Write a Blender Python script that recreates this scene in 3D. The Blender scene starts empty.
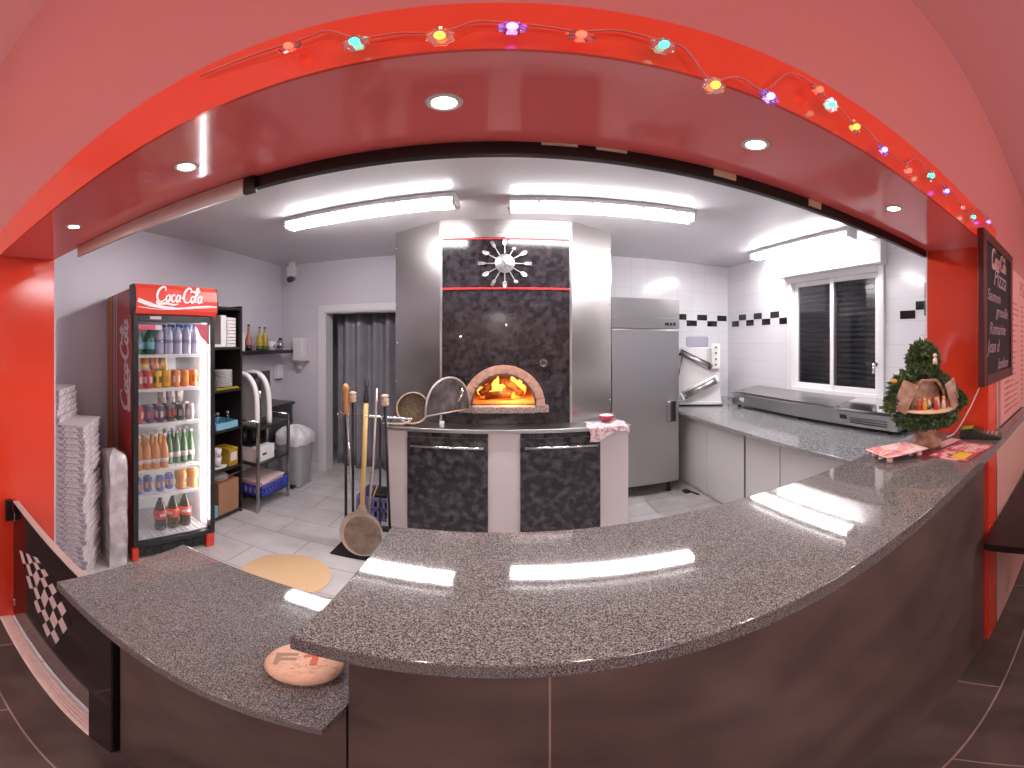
import bpy, bmesh, math, random
from math import pi, sin, cos, tan, radians as R
from mathutils import Vector, Matrix
random.seed(7)
SC = bpy.context.scene
COL = SC.collection
EYE = 1.62
W = {}            # world matrix of every root / part

# ------------------------------------------------------------------ materials
def new_mat(name):
    m = bpy.data.materials.new(name); m.use_nodes = True
    nt = m.node_tree; b = nt.nodes['Principled BSDF']
    return m, nt, b
def mat(name, col, rough=.5, metal=0, spec=.5, emit=None, es=0, coat=0, noise=None, bump=None, alpha=None, trans=0):
    m, nt, b = new_mat(name)
    b.inputs['Base Color'].default_value = (*col, 1)
    b.inputs['Roughness'].default_value = rough
    b.inputs['Metallic'].default_value = metal
    b.inputs['Specular IOR Level'].default_value = spec
    b.inputs['Coat Weight'].default_value = coat
    b.inputs['Coat Roughness'].default_value = .05
    b.inputs['Transmission Weight'].default_value = trans
    if emit: b.inputs['Emission Color'].default_value = (*emit, 1); b.inputs['Emission Strength'].default_value = es
    tc = nt.nodes.new('ShaderNodeTexCoord')
    if noise:                       # (scale, col2, contrast lo, hi)
        n = nt.nodes.new('ShaderNodeTexNoise'); n.inputs['Scale'].default_value = noise[0]; n.inputs['Detail'].default_value = 6
        nt.links.new(tc.outputs['Object'], n.inputs['Vector'])
        r = nt.nodes.new('ShaderNodeValToRGB'); r.color_ramp.elements[0].position = noise[2]; r.color_ramp.elements[1].position = noise[3]
        r.color_ramp.elements[0].color = (*col, 1); r.color_ramp.elements[1].color = (*noise[1], 1)
        nt.links.new(n.outputs['Fac'], r.inputs['Fac']); nt.links.new(r.outputs['Color'], b.inputs['Base Color'])
    if bump:                        # (scale, strength)
        n = nt.nodes.new('ShaderNodeTexNoise'); n.inputs['Scale'].default_value = bump[0]; n.inputs['Detail'].default_value = 4
        nt.links.new(tc.outputs['Object'], n.inputs['Vector'])
        bp = nt.nodes.new('ShaderNodeBump'); bp.inputs['Strength'].default_value = bump[1]; bp.inputs['Distance'].default_value = .01
        nt.links.new(n.outputs['Fac'], bp.inputs['Height']); nt.links.new(bp.outputs['Normal'], b.inputs['Normal'])
    return m
def emitter(name, col, s):
    m, nt, b = new_mat(name)
    b.inputs['Base Color'].default_value = (*[min(1, c) for c in col], 1)
    b.inputs['Emission Color'].default_value = (*col, 1); b.inputs['Emission Strength'].default_value = s
    return m
def glassy(name, tint=(1, 1, 1), gloss=.12, rough=.02):
    m = bpy.data.materials.new(name); m.use_nodes = True; nt = m.node_tree; nt.nodes.clear()
    o = nt.nodes.new('ShaderNodeOutputMaterial'); mx = nt.nodes.new('ShaderNodeMixShader')
    t = nt.nodes.new('ShaderNodeBsdfTransparent'); t.inputs[0].default_value = (*tint, 1)
    g = nt.nodes.new('ShaderNodeBsdfGlossy'); g.inputs['Roughness'].default_value = rough
    f = nt.nodes.new('ShaderNodeLayerWeight'); f.inputs['Blend'].default_value = .25
    ma = nt.nodes.new('ShaderNodeMath'); ma.operation = 'MULTIPLY_ADD'; ma.inputs[1].default_value = .7; ma.inputs[2].default_value = gloss * .4
    nt.links.new(f.outputs['Fresnel'], ma.inputs[0]); nt.links.new(ma.outputs[0], mx.inputs[0])
    nt.links.new(t.outputs[0], mx.inputs[1]); nt.links.new(g.outputs[0], mx.inputs[2]); nt.links.new(mx.outputs[0], o.inputs[0])
    return m
def granite(name, dark, light, rough=.09, scale=520, lo=.40, hi=.66):
    m, nt, b = new_mat(name)
    tc = nt.nodes.new('ShaderNodeTexCoord')
    n = nt.nodes.new('ShaderNodeTexNoise'); n.inputs['Scale'].default_value = scale; n.inputs['Detail'].default_value = 3; n.inputs['Roughness'].default_value = .75
    v = nt.nodes.new('ShaderNodeTexVoronoi'); v.inputs['Scale'].default_value = scale * .8
    for x in (n, v): nt.links.new(tc.outputs['Object'], x.inputs['Vector'])
    r = nt.nodes.new('ShaderNodeValToRGB'); e = r.color_ramp.elements
    e[0].position = lo; e[0].color = (*dark, 1); e[1].position = hi; e[1].color = (*light, 1)
    nt.links.new(n.outputs['Fac'], r.inputs['Fac'])
    mx = nt.nodes.new('ShaderNodeMix'); mx.data_type = 'RGBA'; mx.blend_type = 'MULTIPLY'; mx.inputs[0].default_value = .45
    nt.links.new(r.outputs['Color'], mx.inputs[6]); nt.links.new(v.outputs['Color'], mx.inputs[7]); 
    hs = nt.nodes.new('ShaderNodeHueSaturation'); hs.inputs['Saturation'].default_value = .25
    nt.links.new(mx.outputs[2], hs.inputs['Color']); nt.links.new(hs.outputs[0], b.inputs['Base Color'])
    b.inputs['Roughness'].default_value = rough; b.inputs['Specular IOR Level'].default_value = .8
    return m
def steel(name, base=.6, rough=.28, axis='z', tint=(1, 1, 1)):
    m, nt, b = new_mat(name)
    tc = nt.nodes.new('ShaderNodeTexCoord'); mp = nt.nodes.new('ShaderNodeMapping')
    mp.inputs['Scale'].default_value = (3, 3, 260) if axis == 'x' else (260, 260, 2)
    n = nt.nodes.new('ShaderNodeTexNoise'); n.inputs['Scale'].default_value = 1; n.inputs['Detail'].default_value = 3
    nt.links.new(tc.outputs['Object'], mp.inputs[0]); nt.links.new(mp.outputs[0], n.inputs['Vector'])
    r = nt.nodes.new('ShaderNodeMapRange'); r.inputs[3].default_value = rough - .03; r.inputs[4].default_value = rough + .04
    nt.links.new(n.outputs['Fac'], r.inputs[0]); nt.links.new(r.outputs[0], b.inputs['Roughness'])
    b.inputs['Base Color'].default_value = (base * tint[0], base * tint[1], base * tint[2], 1); b.inputs['Metallic'].default_value = 1
    return m
def brick_mat(name, c1, c2, mortar, bw, bh, ms, rough, off=(0, 0, 0), rot=(0, 0, 0), freq=2, offset=.5, noise=0, spec=.5):
    m, nt, b = new_mat(name)
    tc = nt.nodes.new('ShaderNodeTexCoord'); mp = nt.nodes.new('ShaderNodeMapping')
    mp.inputs['Location'].default_value = off; mp.inputs['Rotation'].default_value = rot
    t = nt.nodes.new('ShaderNodeTexBrick'); t.inputs['Scale'].default_value = 1
    t.inputs['Color1'].default_value = (*c1, 1); t.inputs['Color2'].default_value = (*c2, 1); t.inputs['Mortar'].default_value = (*mortar, 1)
    t.inputs['Mortar Size'].default_value = ms; t.inputs['Brick Width'].default_value = bw; t.inputs['Row Height'].default_value = bh
    t.inputs['Mortar Smooth'].default_value = .1; t.offset = offset; t.offset_frequency = freq; t.inputs['Bias'].default_value = 0
    nt.links.new(tc.outputs['Object'], mp.inputs[0]); nt.links.new(mp.outputs[0], t.inputs[0])
    last = t.outputs['Color']
    if noise:
        n = nt.nodes.new('ShaderNodeTexNoise'); n.inputs['Scale'].default_value = 6; n.inputs['Detail'].default_value = 6
        nt.links.new(tc.outputs['Object'], n.inputs['Vector'])
        mr = nt.nodes.new('ShaderNodeMapRange'); mr.inputs[1].default_value = .3; mr.inputs[2].default_value = .7; mr.inputs[3].default_value = 1 - noise; mr.inputs[4].default_value = 1 + noise
        mx = nt.nodes.new('ShaderNodeVectorMath'); mx.operation = 'SCALE'
        nt.links.new(n.outputs['Fac'], mr.inputs[0]); nt.links.new(last, mx.inputs[0]); nt.links.new(mr.outputs[0], mx.inputs['Scale']); last = mx.outputs[0]
    nt.links.new(last, b.inputs['Base Color'])
    bp = nt.nodes.new('ShaderNodeBump'); bp.inputs['Strength'].default_value = .3; bp.inputs['Distance'].default_value = .003; bp.invert = True
    nt.links.new(t.outputs['Fac'], bp.inputs['Height']); nt.links.new(bp.outputs['Normal'], b.inputs['Normal'])
    b.inputs['Roughness'].default_value = rough; b.inputs['Specular IOR Level'].default_value = spec
    return m

M = {}
M['red_wall'] = mat('red_wall_paint', (.52, .165, .16), .42, spec=.5)
M['red_gloss'] = mat('red_gloss_laminate', (.76, .060, .026), .14, spec=.5)
M['red_soffit'] = mat('red_soffit_gloss', (.93, .19, .185), .09, spec=.95)
M['dining_ceiling'] = mat('rose_ceiling_paint', (.88, .42, .44), .5)
M['salmon'] = mat('salmon_paint', (.62, .38, .33), .5)
M['dining_pale'] = mat('pale_dining_paint', (.62, .56, .53), .6)
M['lilac'] = mat('lilac_grey_paint', (.68, .64, .70), .4)
M['kceil'] = mat('kitchen_ceiling_paint', (.60, .585, .60), .17)
M['tilewall_b'] = brick_mat('white_tile_back', (.80, .78, .80), (.78, .76, .79), (.66, .64, .67), .20, .25, .0025, .16, rot=(pi / 2, 0, 0), offset=0)
M['tilewall_r'] = brick_mat('white_tile_right', (.80, .78, .80), (.78, .76, .79), (.66, .64, .67), .20, .25, .0025, .16, rot=(pi / 2, 0, pi / 2), offset=0)
M['kfloor'] = brick_mat('grey_floor_tile', (.60, .57, .57), (.54, .51, .515), (.30, .28, .28), .6, .3, .004, .35, off=(.13, -.02, 0), noise=.12)
M['dfloor'] = brick_mat('dark_floor_tile', (.105, .088, .084), (.090, .076, .073), (.36, .30, .27), .9, .45, .003, .32, off=(.3, .1, 0), noise=.3)
M['granite'] = granite('dark_granite', (.020, .019, .024), (.40, .365, .41), .045, 620, .43, .62)
M['granite2'] = granite('pale_granite', (.07, .065, .075), (.50, .47, .49), .10, 150, .40, .60)
M['slate'] = mat('brown_slate_laminate', (.070, .050, .046), .30, noise=(5.5, (.150, .112, .102), .30, .78), spec=.5)
M['blackstone'] = mat('black_stone_panel', (.010, .009, .011), .24, noise=(17, (.11, .10, .105), .44, .80))
M['blackhood'] = mat('black_stone_hood', (.012, .009, .012), .14, noise=(24, (.060, .045, .050), .42, .82))
M['steel'] = steel('brushed_steel', .46, .30, 'z', (1, .985, .98))
M['steelx'] = steel('brushed_steel_horizontal', .40, .30, 'x', (1, .98, .97))
M['steelh'] = mat('brushed_steel_hood', (.52, .49, .475), .27, 1, noise=(1.5, (.60, .565, .55), .3, .7))
M['chrome'] = mat('chrome', (.75, .75, .76), .12, 1)
M['darksteel'] = mat('dark_steel', (.16, .15, .15), .35, 1)
M['white'] = mat('white_plastic', (.80, .78, .78), .35)
M['cream'] = mat('cream_laminate', (.66, .61, .61), .3)
M['cab'] = mat('pale_cabinet_laminate', (.60, .585, .58), .28)
M['black'] = mat('black_paint', (.012, .011, .012), .35)
M['blackwood'] = mat('black_brown_wood', (.020, .014, .014), .38)
M['blackgloss'] = mat('black_gloss_panel', (.012, .010, .011), .10, spec=.6)
M['rubber'] = mat('black_rubber', (.02, .02, .02), .7)
M['curtain'] = mat('grey_satin_curtain', (.24, .23, .26), .26, noise=(3, (.32, .31, .34), .35, .7), spec=1)
M['brick'] = mat('terracotta_brick', (.46, .22, .15), .6, noise=(30, (.62, .36, .27), .3, .7), bump=(60, .4))
M['firebrick'] = mat('fire_brick', (.42, .19, .08), .8, noise=(14, (.60, .32, .16), .3, .7), bump=(40, .5))
M['ledge'] = mat('ledge_stone', (.20, .13, .11), .6, noise=(70, (.46, .36, .32), .4, .65))
M['wood'] = mat('charred_log', (.06, .03, .015), .9, noise=(20, (.25, .12, .05), .4, .7), bump=(50, .8))
M['flame'] = emitter('flame', (1.0, .40, .07), 1.9)
M['ember'] = emitter('ember', (1.0, .22, .03), .9)
M['tube'] = emitter('fluorescent_tube', (1.0, .965, .985), 53)
M['spot'] = emitter('downlight_lens', (1.0, .72, .50), 26)
M['red_fridge'] = mat('red_cooler_side', (.42, .028, .025), .28, spec=.5)
M['red_header'] = mat('red_backlit_header', (.72, .05, .03), .3, emit=(1, .09, .04), es=.2)
M['whitelit'] = mat('white_backlit_lettering', (.85, .85, .85), .3, emit=(1, .95, .93), es=.15)
M['whitedecal'] = mat('white_decal', (.72, .62, .60), .4)
M['orangedecal'] = mat('orange_decal', (.62, .22, .07), .4)
M['greydecal'] = mat('grey_decal', (.42, .34, .33), .4)
M['liner'] = mat('cooler_liner', (.78, .78, .80), .4)
M['led'] = emitter('led_strip', (1.0, .98, 1.0), 30)
M['glass'] = glassy('clear_glass')
M['winglass'] = glassy('window_glass', (.8, .82, .85), .2)
M['pet'] = glassy('clear_bottle_plastic', (.82, .84, .92), .3, .08)
M['green_glass'] = mat('green_bottle_glass', (.02, .13, .07), .12, spec=.8)
M['dkgreen_glass'] = mat('olive_bottle_glass', (.06, .12, .045), .15, spec=.8)
M['amber'] = mat('orange_drink', (.62, .25, .05), .2)
M['pinkdrink'] = mat('pink_drink', (.46, .14, .12), .2)
M['yellowdrink'] = mat('yellow_oil', (.42, .27, .02), .2)
M['cola'] = mat('dark_cola', (.018, .008, .007), .1, spec=.8)
M['red'] = mat('red_label', (.62, .03, .03), .4)
M['bluelab'] = mat('blue_label', (.10, .14, .50), .4)
M['blue_cap'] = mat('blue_cap', (.08, .16, .60), .4)
M['lav'] = mat('lavender_plastic', (.58, .57, .74), .12)
M['yellow'] = mat('yellow_print', (.75, .45, .02), .4)
M['orange'] = mat('orange_print', (.75, .20, .03), .4)
M['purple'] = mat('purple_print', (.10, .05, .14), .4)
M['rose'] = mat('rose_print', (.62, .10, .14), .4)
M['paleblue'] = mat('pale_blue_plastic', (.20, .46, .58), .4)
M['crateblue'] = mat('blue_crate_plastic', (.035, .06, .42), .45)
M['crateviolet'] = mat('violet_blue_plastic', (.20, .19, .46), .5)
M['cardboard'] = mat('brown_cardboard', (.38, .20, .11), .8)
M['paper'] = mat('white_paper', (.78, .72, .72), .8)
M['pinkpaper'] = mat('pinkish_paper', (.72, .52, .52), .8)
M['pizzabox'] = mat('printed_box_card', (.80, .73, .75), .7, noise=(60, (.36, .28, .38), .46, .62))
M['pizzalid'] = mat('box_lid_card', (.66, .58, .58), .7)
M['film'] = mat('cloudy_plastic_film', (.50, .45, .46), .2, noise=(14, (.66, .62, .63), .4, .6), bump=(18, .35), spec=.7)
M['greyplast'] = mat('grey_bin_plastic', (.36, .36, .38), .45)
M['bag'] = mat('white_bin_bag', (.72, .70, .72), .3, bump=(22, .8))
M['woodlt'] = mat('turned_pale_wood', (.66, .47, .33), .5)
M['woodor'] = mat('orange_wood_handle', (.56, .26, .10), .45)
M['woodyel'] = mat('yellow_wood_pole', (.62, .42, .15), .5)
M['alu'] = mat('worn_aluminium', (.62, .57, .52), .38, .75, noise=(9, (.44, .38, .32), .4, .7))
M['aludirty'] = mat('sooty_aluminium', (.34, .28, .22), .55, .5, noise=(12, (.20, .15, .11), .4, .65), bump=(90, .5))
M['mat_beige'] = mat('beige_round_mat', (.72, .48, .27), .7)
M['sieve_rim'] = mat('sieve_wood', (.46, .34, .25), .6)
M['sieve'] = mat('sieve_mesh', (.20, .155, .10), .7, noise=(60, (.30, .24, .17), .4, .6))
M['clothpink'] = mat('rose_checked_cloth', (.74, .60, .60), .9, noise=(45, (.52, .24, .28), .50, .62))
M['bowl'] = mat('raspberry_bowl', (.40, .03, .07), .25)
M['stone'] = mat('sand_stone', (.66, .44, .33), .7, noise=(60, (.50, .33, .24), .5, .7), bump=(120, .3))
M['printgrey'] = mat('print_grey', (.30, .22, .17), .7)
M['printred'] = mat('print_red', (.52, .12, .08), .7)
M['chalkboard'] = mat('chalkboard_slate', (.025, .017, .022), .6, spec=.25)
M['boardframe'] = mat('dark_red_wood', (.085, .016, .014), .4, spec=.3)
M['chalk'] = mat('chalk', (.36, .25, .27), .9)
M['ink'] = mat('red_ink', (.50, .17, .15), .7)
M['posterpink'] = mat('pale_rose_poster', (.72, .34, .31), .45)
M['shutter'] = mat('dark_shutter', (.035, .036, .042), .35)
M['trayred'] = mat('pink_tray_plastic', (.72, .26, .24), .25, noise=(16, (.80, .58, .58), .50, .58))
M['trayfoot'] = mat('pale_pink_foot', (.76, .52, .50), .3)
M['menu'] = mat('menu_print', (.45, .05, .10), .3, noise=(24, (.75, .45, .45), .5, .56))
M['menuyel'] = mat('menu_yellow_print', (.72, .55, .06), .3)
M['maroon'] = mat('maroon_paper', (.15, .025, .04), .35)
M['term'] = mat('charcoal_plastic', (.045, .045, .042), .35)
M['screen'] = mat('green_screen', (.22, .34, .03), .25, emit=(.4, .7, .05), es=.15)
M['leaf'] = mat('artificial_fir', (.040, .085, .035), .6, noise=(60, (.16, .24, .10), .4, .65))
M['bark'] = mat('cork_bark', (.22, .11, .07), .8, noise=(30, (.40, .25, .18), .4, .65), bump=(50, .8))
M['hutwood'] = mat('painted_hut_wood', (.36, .20, .14), .7, noise=(34, (.55, .40, .33), .4, .65))
M['fig1'] = mat('cream_figure', (.70, .55, .45), .5)
M['fig2'] = mat('orange_figure', (.72, .30, .05), .5)
M['fig3'] = mat('red_figure', (.55, .06, .05), .5)
M['tape'] = mat('masking_tape', (.90, .82, .60), .7)
M['wire'] = mat('clear_wire', (.60, .16, .14), .3)
M['silverface'] = mat('clock_face', (.62, .61, .62), .30, .9, noise=(40, (.75, .74, .75), .4, .6))
M['polished'] = mat('polished_cutlery', (.60, .58, .58), .34, .95)
M['ovendoor'] = mat('sooty_grey_metal', (.07, .065, .07), .36, .6, noise=(14, (.20, .18, .19), .35, .7))
M['boardlogo'] = mat('rose_chalk_print', (.50, .28, .28), .6)
M['guide'] = mat('satin_aluminium', (.70, .69, .69), .38, .6)
M['threshold'] = mat('pale_threshold', (.86, .76, .72), .4, noise=(40, (.78, .68, .64), .4, .6))
M['brown_rust'] = mat('brown_photo_print', (.22, .10, .06), .2)
M['tileblack'] = mat('black_glazed_tile', (.012, .011, .013), .1)

# ------------------------------------------------------------------ mesh builder
class MB:
    def __init__(s): s.bm = bmesh.new(); s.mats = []; s.cur = 0
    def use(s, key):
        if key not in s.mats: s.mats.append(key)
        s.cur = s.mats.index(key); return s
    def _fin(s, faces, smooth=False):
        for f in faces: f.material_index = s.cur; f.smooth = smooth
    def box(s, x0, x1, y0, y1, z0, z1, bev=0, T=None, seg=2):
        vs = [s.bm.verts.new(Vector((x, y, z))) for x in (x0, x1) for y in (y0, y1) for z in (z0, z1)]
        idx = [(0, 1, 3, 2), (4, 6, 7, 5), (0, 4, 5, 1), (2, 3, 7, 6), (0, 2, 6, 4), (1, 5, 7, 3)]
        fs = [s.bm.faces.new([vs[i] for i in q]) for q in idx]
        if T: bmesh.ops.transform(s.bm, matrix=T, verts=vs)
        s._fin(fs)
        if bev:
            es = list({e for f in fs for e in f.edges})
            r = bmesh.ops.bevel(s.bm, geom=es, offset=bev, segments=seg, profile=.5, affect='EDGES')
            s._fin(r['faces'], True); 
        return s
    def rbox(s, c, size, rz=0, bev=0, rx=0, ry=0):
        T = Matrix.Translation(c) @ Matrix.Rotation(rz, 4, 'Z') @ Matrix.Rotation(ry, 4, 'Y') @ Matrix.Rotation(rx, 4, 'X')
        a, b, d = [v / 2 for v in size]
        return s.box(-a, a, -b, b, -d, d, bev, T)
    def tube(s, pts, r, seg=12, cap=True, smooth=True, flat=1):
        pts = [Vector(p) for p in pts]; n = len(pts)
        rs = r if isinstance(r, (list, tuple)) else [r] * n
        rings = []; up = None
        for i, p in enumerate(pts):
            d = (pts[min(i + 1, n - 1)] - pts[max(i - 1, 0)])
            if d.length < 1e-9: d = Vector((0, 0, 1))
            d.normalize()
            if up is None:
                up = Vector((0, 0, 1)) if abs(d.z) < .9 else Vector((1, 0, 0))
            a = d.cross(up)
            if a.length < 1e-6: a = d.cross(Vector((0, 1, 0)))
            a.normalize(); b = a.cross(d).normalized(); up = b
            rings.append([s.bm.verts.new(p + (a * cos(t) + b * sin(t) * flat) * rs[i]) for t in [2 * pi * k / seg for k in range(seg)]])
        fs = []
        for i in range(n - 1):
            for k in range(seg):
                fs.append(s.bm.faces.new([rings[i][k], rings[i][(k + 1) % seg], rings[i + 1][(k + 1) % seg], rings[i + 1][k]]))
        s._fin(fs, smooth)
        if cap:
            s._fin([s.bm.faces.new(rings[0][::-1]), s.bm.faces.new(rings[-1])])
        return s
    def lathe(s, prof, c=(0, 0, 0), T=None, seg=20, smooth=True, a0=0, a1=2 * pi):
        full = abs(a1 - a0 - 2 * pi) < 1e-6
        k = seg if full else seg + 1
        rings = []; allv = []
        for (r, z) in prof:
            if r < 1e-6: v = s.bm.verts.new((c[0], c[1], c[2] + z)); rings.append([v]); allv.append(v)
            else:
                ring = [s.bm.verts.new((c[0] + r * cos(a0 + (a1 - a0) * j / seg), c[1] + r * sin(a0 + (a1 - a0) * j / seg), c[2] + z)) for j in range(k)]
                rings.append(ring); allv += ring
        fs = []
        for i in range(len(rings) - 1):
            A, B = rings[i], rings[i + 1]
            m = k if full else k - 1
            for j in range(m):
                j2 = (j + 1) % k
                if len(A) == 1 and len(B) == 1: continue
                if len(A) == 1: q = [A[0], B[j2], B[j]]
                elif len(B) == 1: q = [A[j], A[j2], B[0]]
                else: q = [A[j], A[j2], B[j2], B[j]]
                fs.append(s.bm.faces.new(q))
        if T: bmesh.ops.transform(s.bm, matrix=T, verts=allv)
        s._fin(fs, smooth); return s
    def prism(s, poly, z0, z1, T=None, bev=0, smooth=False):
        a = [s.bm.verts.new((x, y, z0)) for x, y in poly]; b = [s.bm.verts.new((x, y, z1)) for x, y in poly]; n = len(poly)
        fs = [s.bm.faces.new(a[::-1]), s.bm.faces.new(b)]
        sd = [s.bm.faces.new([a[i], a[(i + 1) % n], b[(i + 1) % n], b[i]]) for i in range(n)]
        if T: bmesh.ops.transform(s.bm, matrix=T, verts=a + b)
        s._fin(fs); s._fin(sd, smooth)
        if bev:
            es = list({e for f in fs for e in f.edges})
            r = bmesh.ops.bevel(s.bm, geom=es, offset=bev, segments=2, profile=.5, affect='EDGES'); s._fin(r['faces'], True)
        return s
    def ball(s, c, r, sc=(1, 1, 1), seg=14, T=None):
        prof = [(r * sin(pi * i / 8), -r * cos(pi * i / 8)) for i in range(9)]
        Q = Matrix.Translation(c) @ (T or Matrix()) @ Matrix.Diagonal((*sc, 1))
        return s.lathe(prof, T=Q, seg=seg)
    def ribbon(s, pts, w, T, th=.001, closed=False):
        """flat stroke in the local XY plane of T; w is a number or a list"""
        P = [Vector((*p, 0)) for p in pts]; n = len(P); ws = w if isinstance(w, (list, tuple)) else [w] * n
        L = []
        for i in range(n):
            d = (P[min(i + 1, n - 1)] - P[max(i - 1, 0)]); d = d.normalized() if d.length > 0 else Vector((1, 0, 0))
            q = Vector((-d.y, d.x, 0)) * ws[i] / 2
            L.append([s.bm.verts.new(T @ (P[i] + q * u + Vector((0, 0, z)))) for u, z in ((1, 0), (-1, 0), (-1, th), (1, th))])
        fs = []
        for i in range(n - 1):
            for k in range(4):
                fs.append(s.bm.faces.new([L[i][k], L[i + 1][k], L[i + 1][(k + 1) % 4], L[i][(k + 1) % 4]]))
        fs += [s.bm.faces.new(L[0][::-1]), s.bm.faces.new(L[-1])]
        s._fin(fs); return s
    def text(s, txt, size, T, ext=.0006, align='CENTER', shear=0):
        cu = bpy.data.curves.new('t', 'FONT'); cu.body = txt; cu.size = size; cu.extrude = ext; cu.align_x = align; cu.align_y = 'CENTER'; cu.shear = shear; cu.resolution_u = 3
        ob = bpy.data.objects.new('t', cu); COL.objects.link(ob)
        dg = bpy.context.evaluated_depsgraph_get(); me = bpy.data.meshes.new_from_object(ob.evaluated_get(dg))
        n0 = len(s.bm.verts); f0 = len(s.bm.faces)
        s.bm.from_mesh(me); s.bm.verts.ensure_lookup_table(); s.bm.faces.ensure_lookup_table()
        bmesh.ops.transform(s.bm, matrix=T, verts=s.bm.verts[n0:]); s._fin(s.bm.faces[f0:])
        bpy.data.objects.remove(ob); bpy.data.meshes.remove(me); bpy.data.curves.remove(cu)
        return s
    def grid(s, fn, nu, nv, smooth=True, thick=0):
        V = [[s.bm.verts.new(fn(i / nu, j / nv)) for j in range(nv + 1)] for i in range(nu + 1)]
        fs = [s.bm.faces.new([V[i][j], V[i + 1][j], V[i + 1][j + 1], V[i][j + 1]]) for i in range(nu) for j in range(nv)]
        s._fin(fs, smooth)
        if thick:
            bmesh.ops.recalc_face_normals(s.bm, faces=fs)
            r = bmesh.ops.solidify(s.bm, geom=fs, thickness=thick)
            s._fin([g for g in r['geom'] if isinstance(g, bmesh.types.BMFace)], smooth)
        return s
    def build(s, name, m=None, parent=None, local=False):
        bmesh.ops.recalc_face_normals(s.bm, faces=s.bm.faces)
        Wm = Matrix()
        if parent is None:
            vs = [v.co for v in s.bm.verts]
            if not local:
                c = Vector(((min(v.x for v in vs) + max(v.x for v in vs)) / 2, (min(v.y for v in vs) + max(v.y for v in vs)) / 2, min(v.z for v in vs)))
                s.bm.transform(Matrix.Translation(-c)); Wm = Matrix.Translation(c)
        else:
            Wm = W[parent.name]
            if not local: s.bm.transform(Wm.inverted())
        me = bpy.data.meshes.new(name); s.bm.to_mesh(me); s.bm.free()
        mats = s.mats if s.mats else [m]
        for k in mats: me.materials.append(M[k] if isinstance(k, str) else k)
        o = bpy.data.objects.new(name, me); COL.objects.link(o)
        if parent is None: o.matrix_world = Wm
        else: o.parent = parent
        W[o.name] = Wm
        return o
def tag(o, label=None, cat=None, group=None, kind=None):
    if label: o['label'] = label
    if cat: o['category'] = cat
    if group: o['group'] = group
    if kind: o['kind'] = kind
    return o
def thing(name, label, cat, loc=(0, 0, 0), rz=0, group=None):
    o = bpy.data.objects.new(name, None); COL.objects.link(o); o.empty_display_size = .1
    o.location = loc; o.rotation_euler = (0, 0, rz)
    W[o.name] = Matrix.Translation(loc) @ Matrix.Rotation(rz, 4, 'Z')
    return tag(o, label, cat, group)
def struct(mb, name, m=None, parent=None):
    o = mb.build(name, m, parent)
    if parent is None: o['kind'] = 'structure'
    return o
def dup(root, loc, rz=None, label=None, group=None, matmap=None):
    r = root.copy(); COL.objects.link(r); r.location = loc
    if rz is not None: r.rotation_euler = (0, 0, rz)
    if label: r['label'] = label
    if group: r['group'] = group
    def rec(a, b):
        for ch in list(a.children):
            c = ch.copy(); COL.objects.link(c); c.parent = b
            if matmap and ch.name.split('.')[0] in matmap:
                c.data = ch.data.copy(); c.data.materials[0] = M[matmap[ch.name.split('.')[0]]]
            rec(ch, c)
    rec(root, r)
    return r
def frame(o, x, y):       # matrix with local x,y axes in the world and origin o
    x = Vector(x).normalized(); y = Vector(y).normalized(); z = x.cross(y)
    return Matrix(((x.x, y.x, z.x, o[0]), (x.y, y.y, z.y, o[1]), (x.z, y.z, z.z, o[2]), (0, 0, 0, 1)))
def smooth_pts(P, n=6):
    out = []
    for i in range(len(P) - 1):
        p0 = P[max(i - 1, 0)]; p1 = P[i]; p2 = P[i + 1]; p3 = P[min(i + 2, len(P) - 1)]
        for k in range(n):
            t = k / n
            out.append(tuple(.5 * ((2 * p1[j]) + (-p0[j] + p2[j]) * t + (2 * p0[j] - 5 * p1[j] + 4 * p2[j] - p3[j]) * t * t + (-p0[j] + 3 * p1[j] - 3 * p2[j] + p3[j]) * t ** 3) for j in range(len(p1))))
    out.append(tuple(P[-1])); return out
SCRIPT = [  # flowing script of the drinks logo, unit x-height letters, width about 3.4
    [(.66, .74), (.62, .96), (.42, 1.0), (.18, .78), (.08, .42), (.2, .08), (.46, .0), (.7, .2)],
    [(.2, .1), (.1, -.06), (.35, -.16), (.8, -.1), (1.3, -.18), (1.7, -.12)],
    [(.92, .48), (.78, .36), (.78, .12), (.9, .03), (1.02, .16), (1.03, .38), (.92, .49), (1.0, .42), (1.14, .46)],
    [(1.42, .42), (1.3, .5), (1.16, .34), (1.18, .1), (1.32, .03), (1.46, .16)],
    [(1.76, .42), (1.64, .5), (1.52, .34), (1.54, .1), (1.66, .04), (1.76, .2), (1.8, .5), (1.78, .12), (1.9, .06)],
    [(1.9, .28), (2.04, .32)],
    [(2.6, .76), (2.56, .98), (2.36, 1.0), (2.14, .76), (2.06, .4), (2.18, .06), (2.44, .02), (2.62, .2)],
    [(2.5, .7), (2.7, .82), (3.0, .72), (3.3, .86)],
    [(2.78, .48), (2.66, .36), (2.66, .12), (2.78, .03), (2.9, .16), (2.9, .38), (2.79, .49)],
    [(2.92, .3), (3.12, .62), (3.14, .98), (3.04, 1.0), (3.0, .6), (3.0, .15), (3.12, .06)],
    [(3.44, .42), (3.32, .5), (3.2, .34), (3.22, .1), (3.34, .04), (3.44, .2), (3.48, .5), (3.46, .12), (3.6, .08)]]
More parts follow.
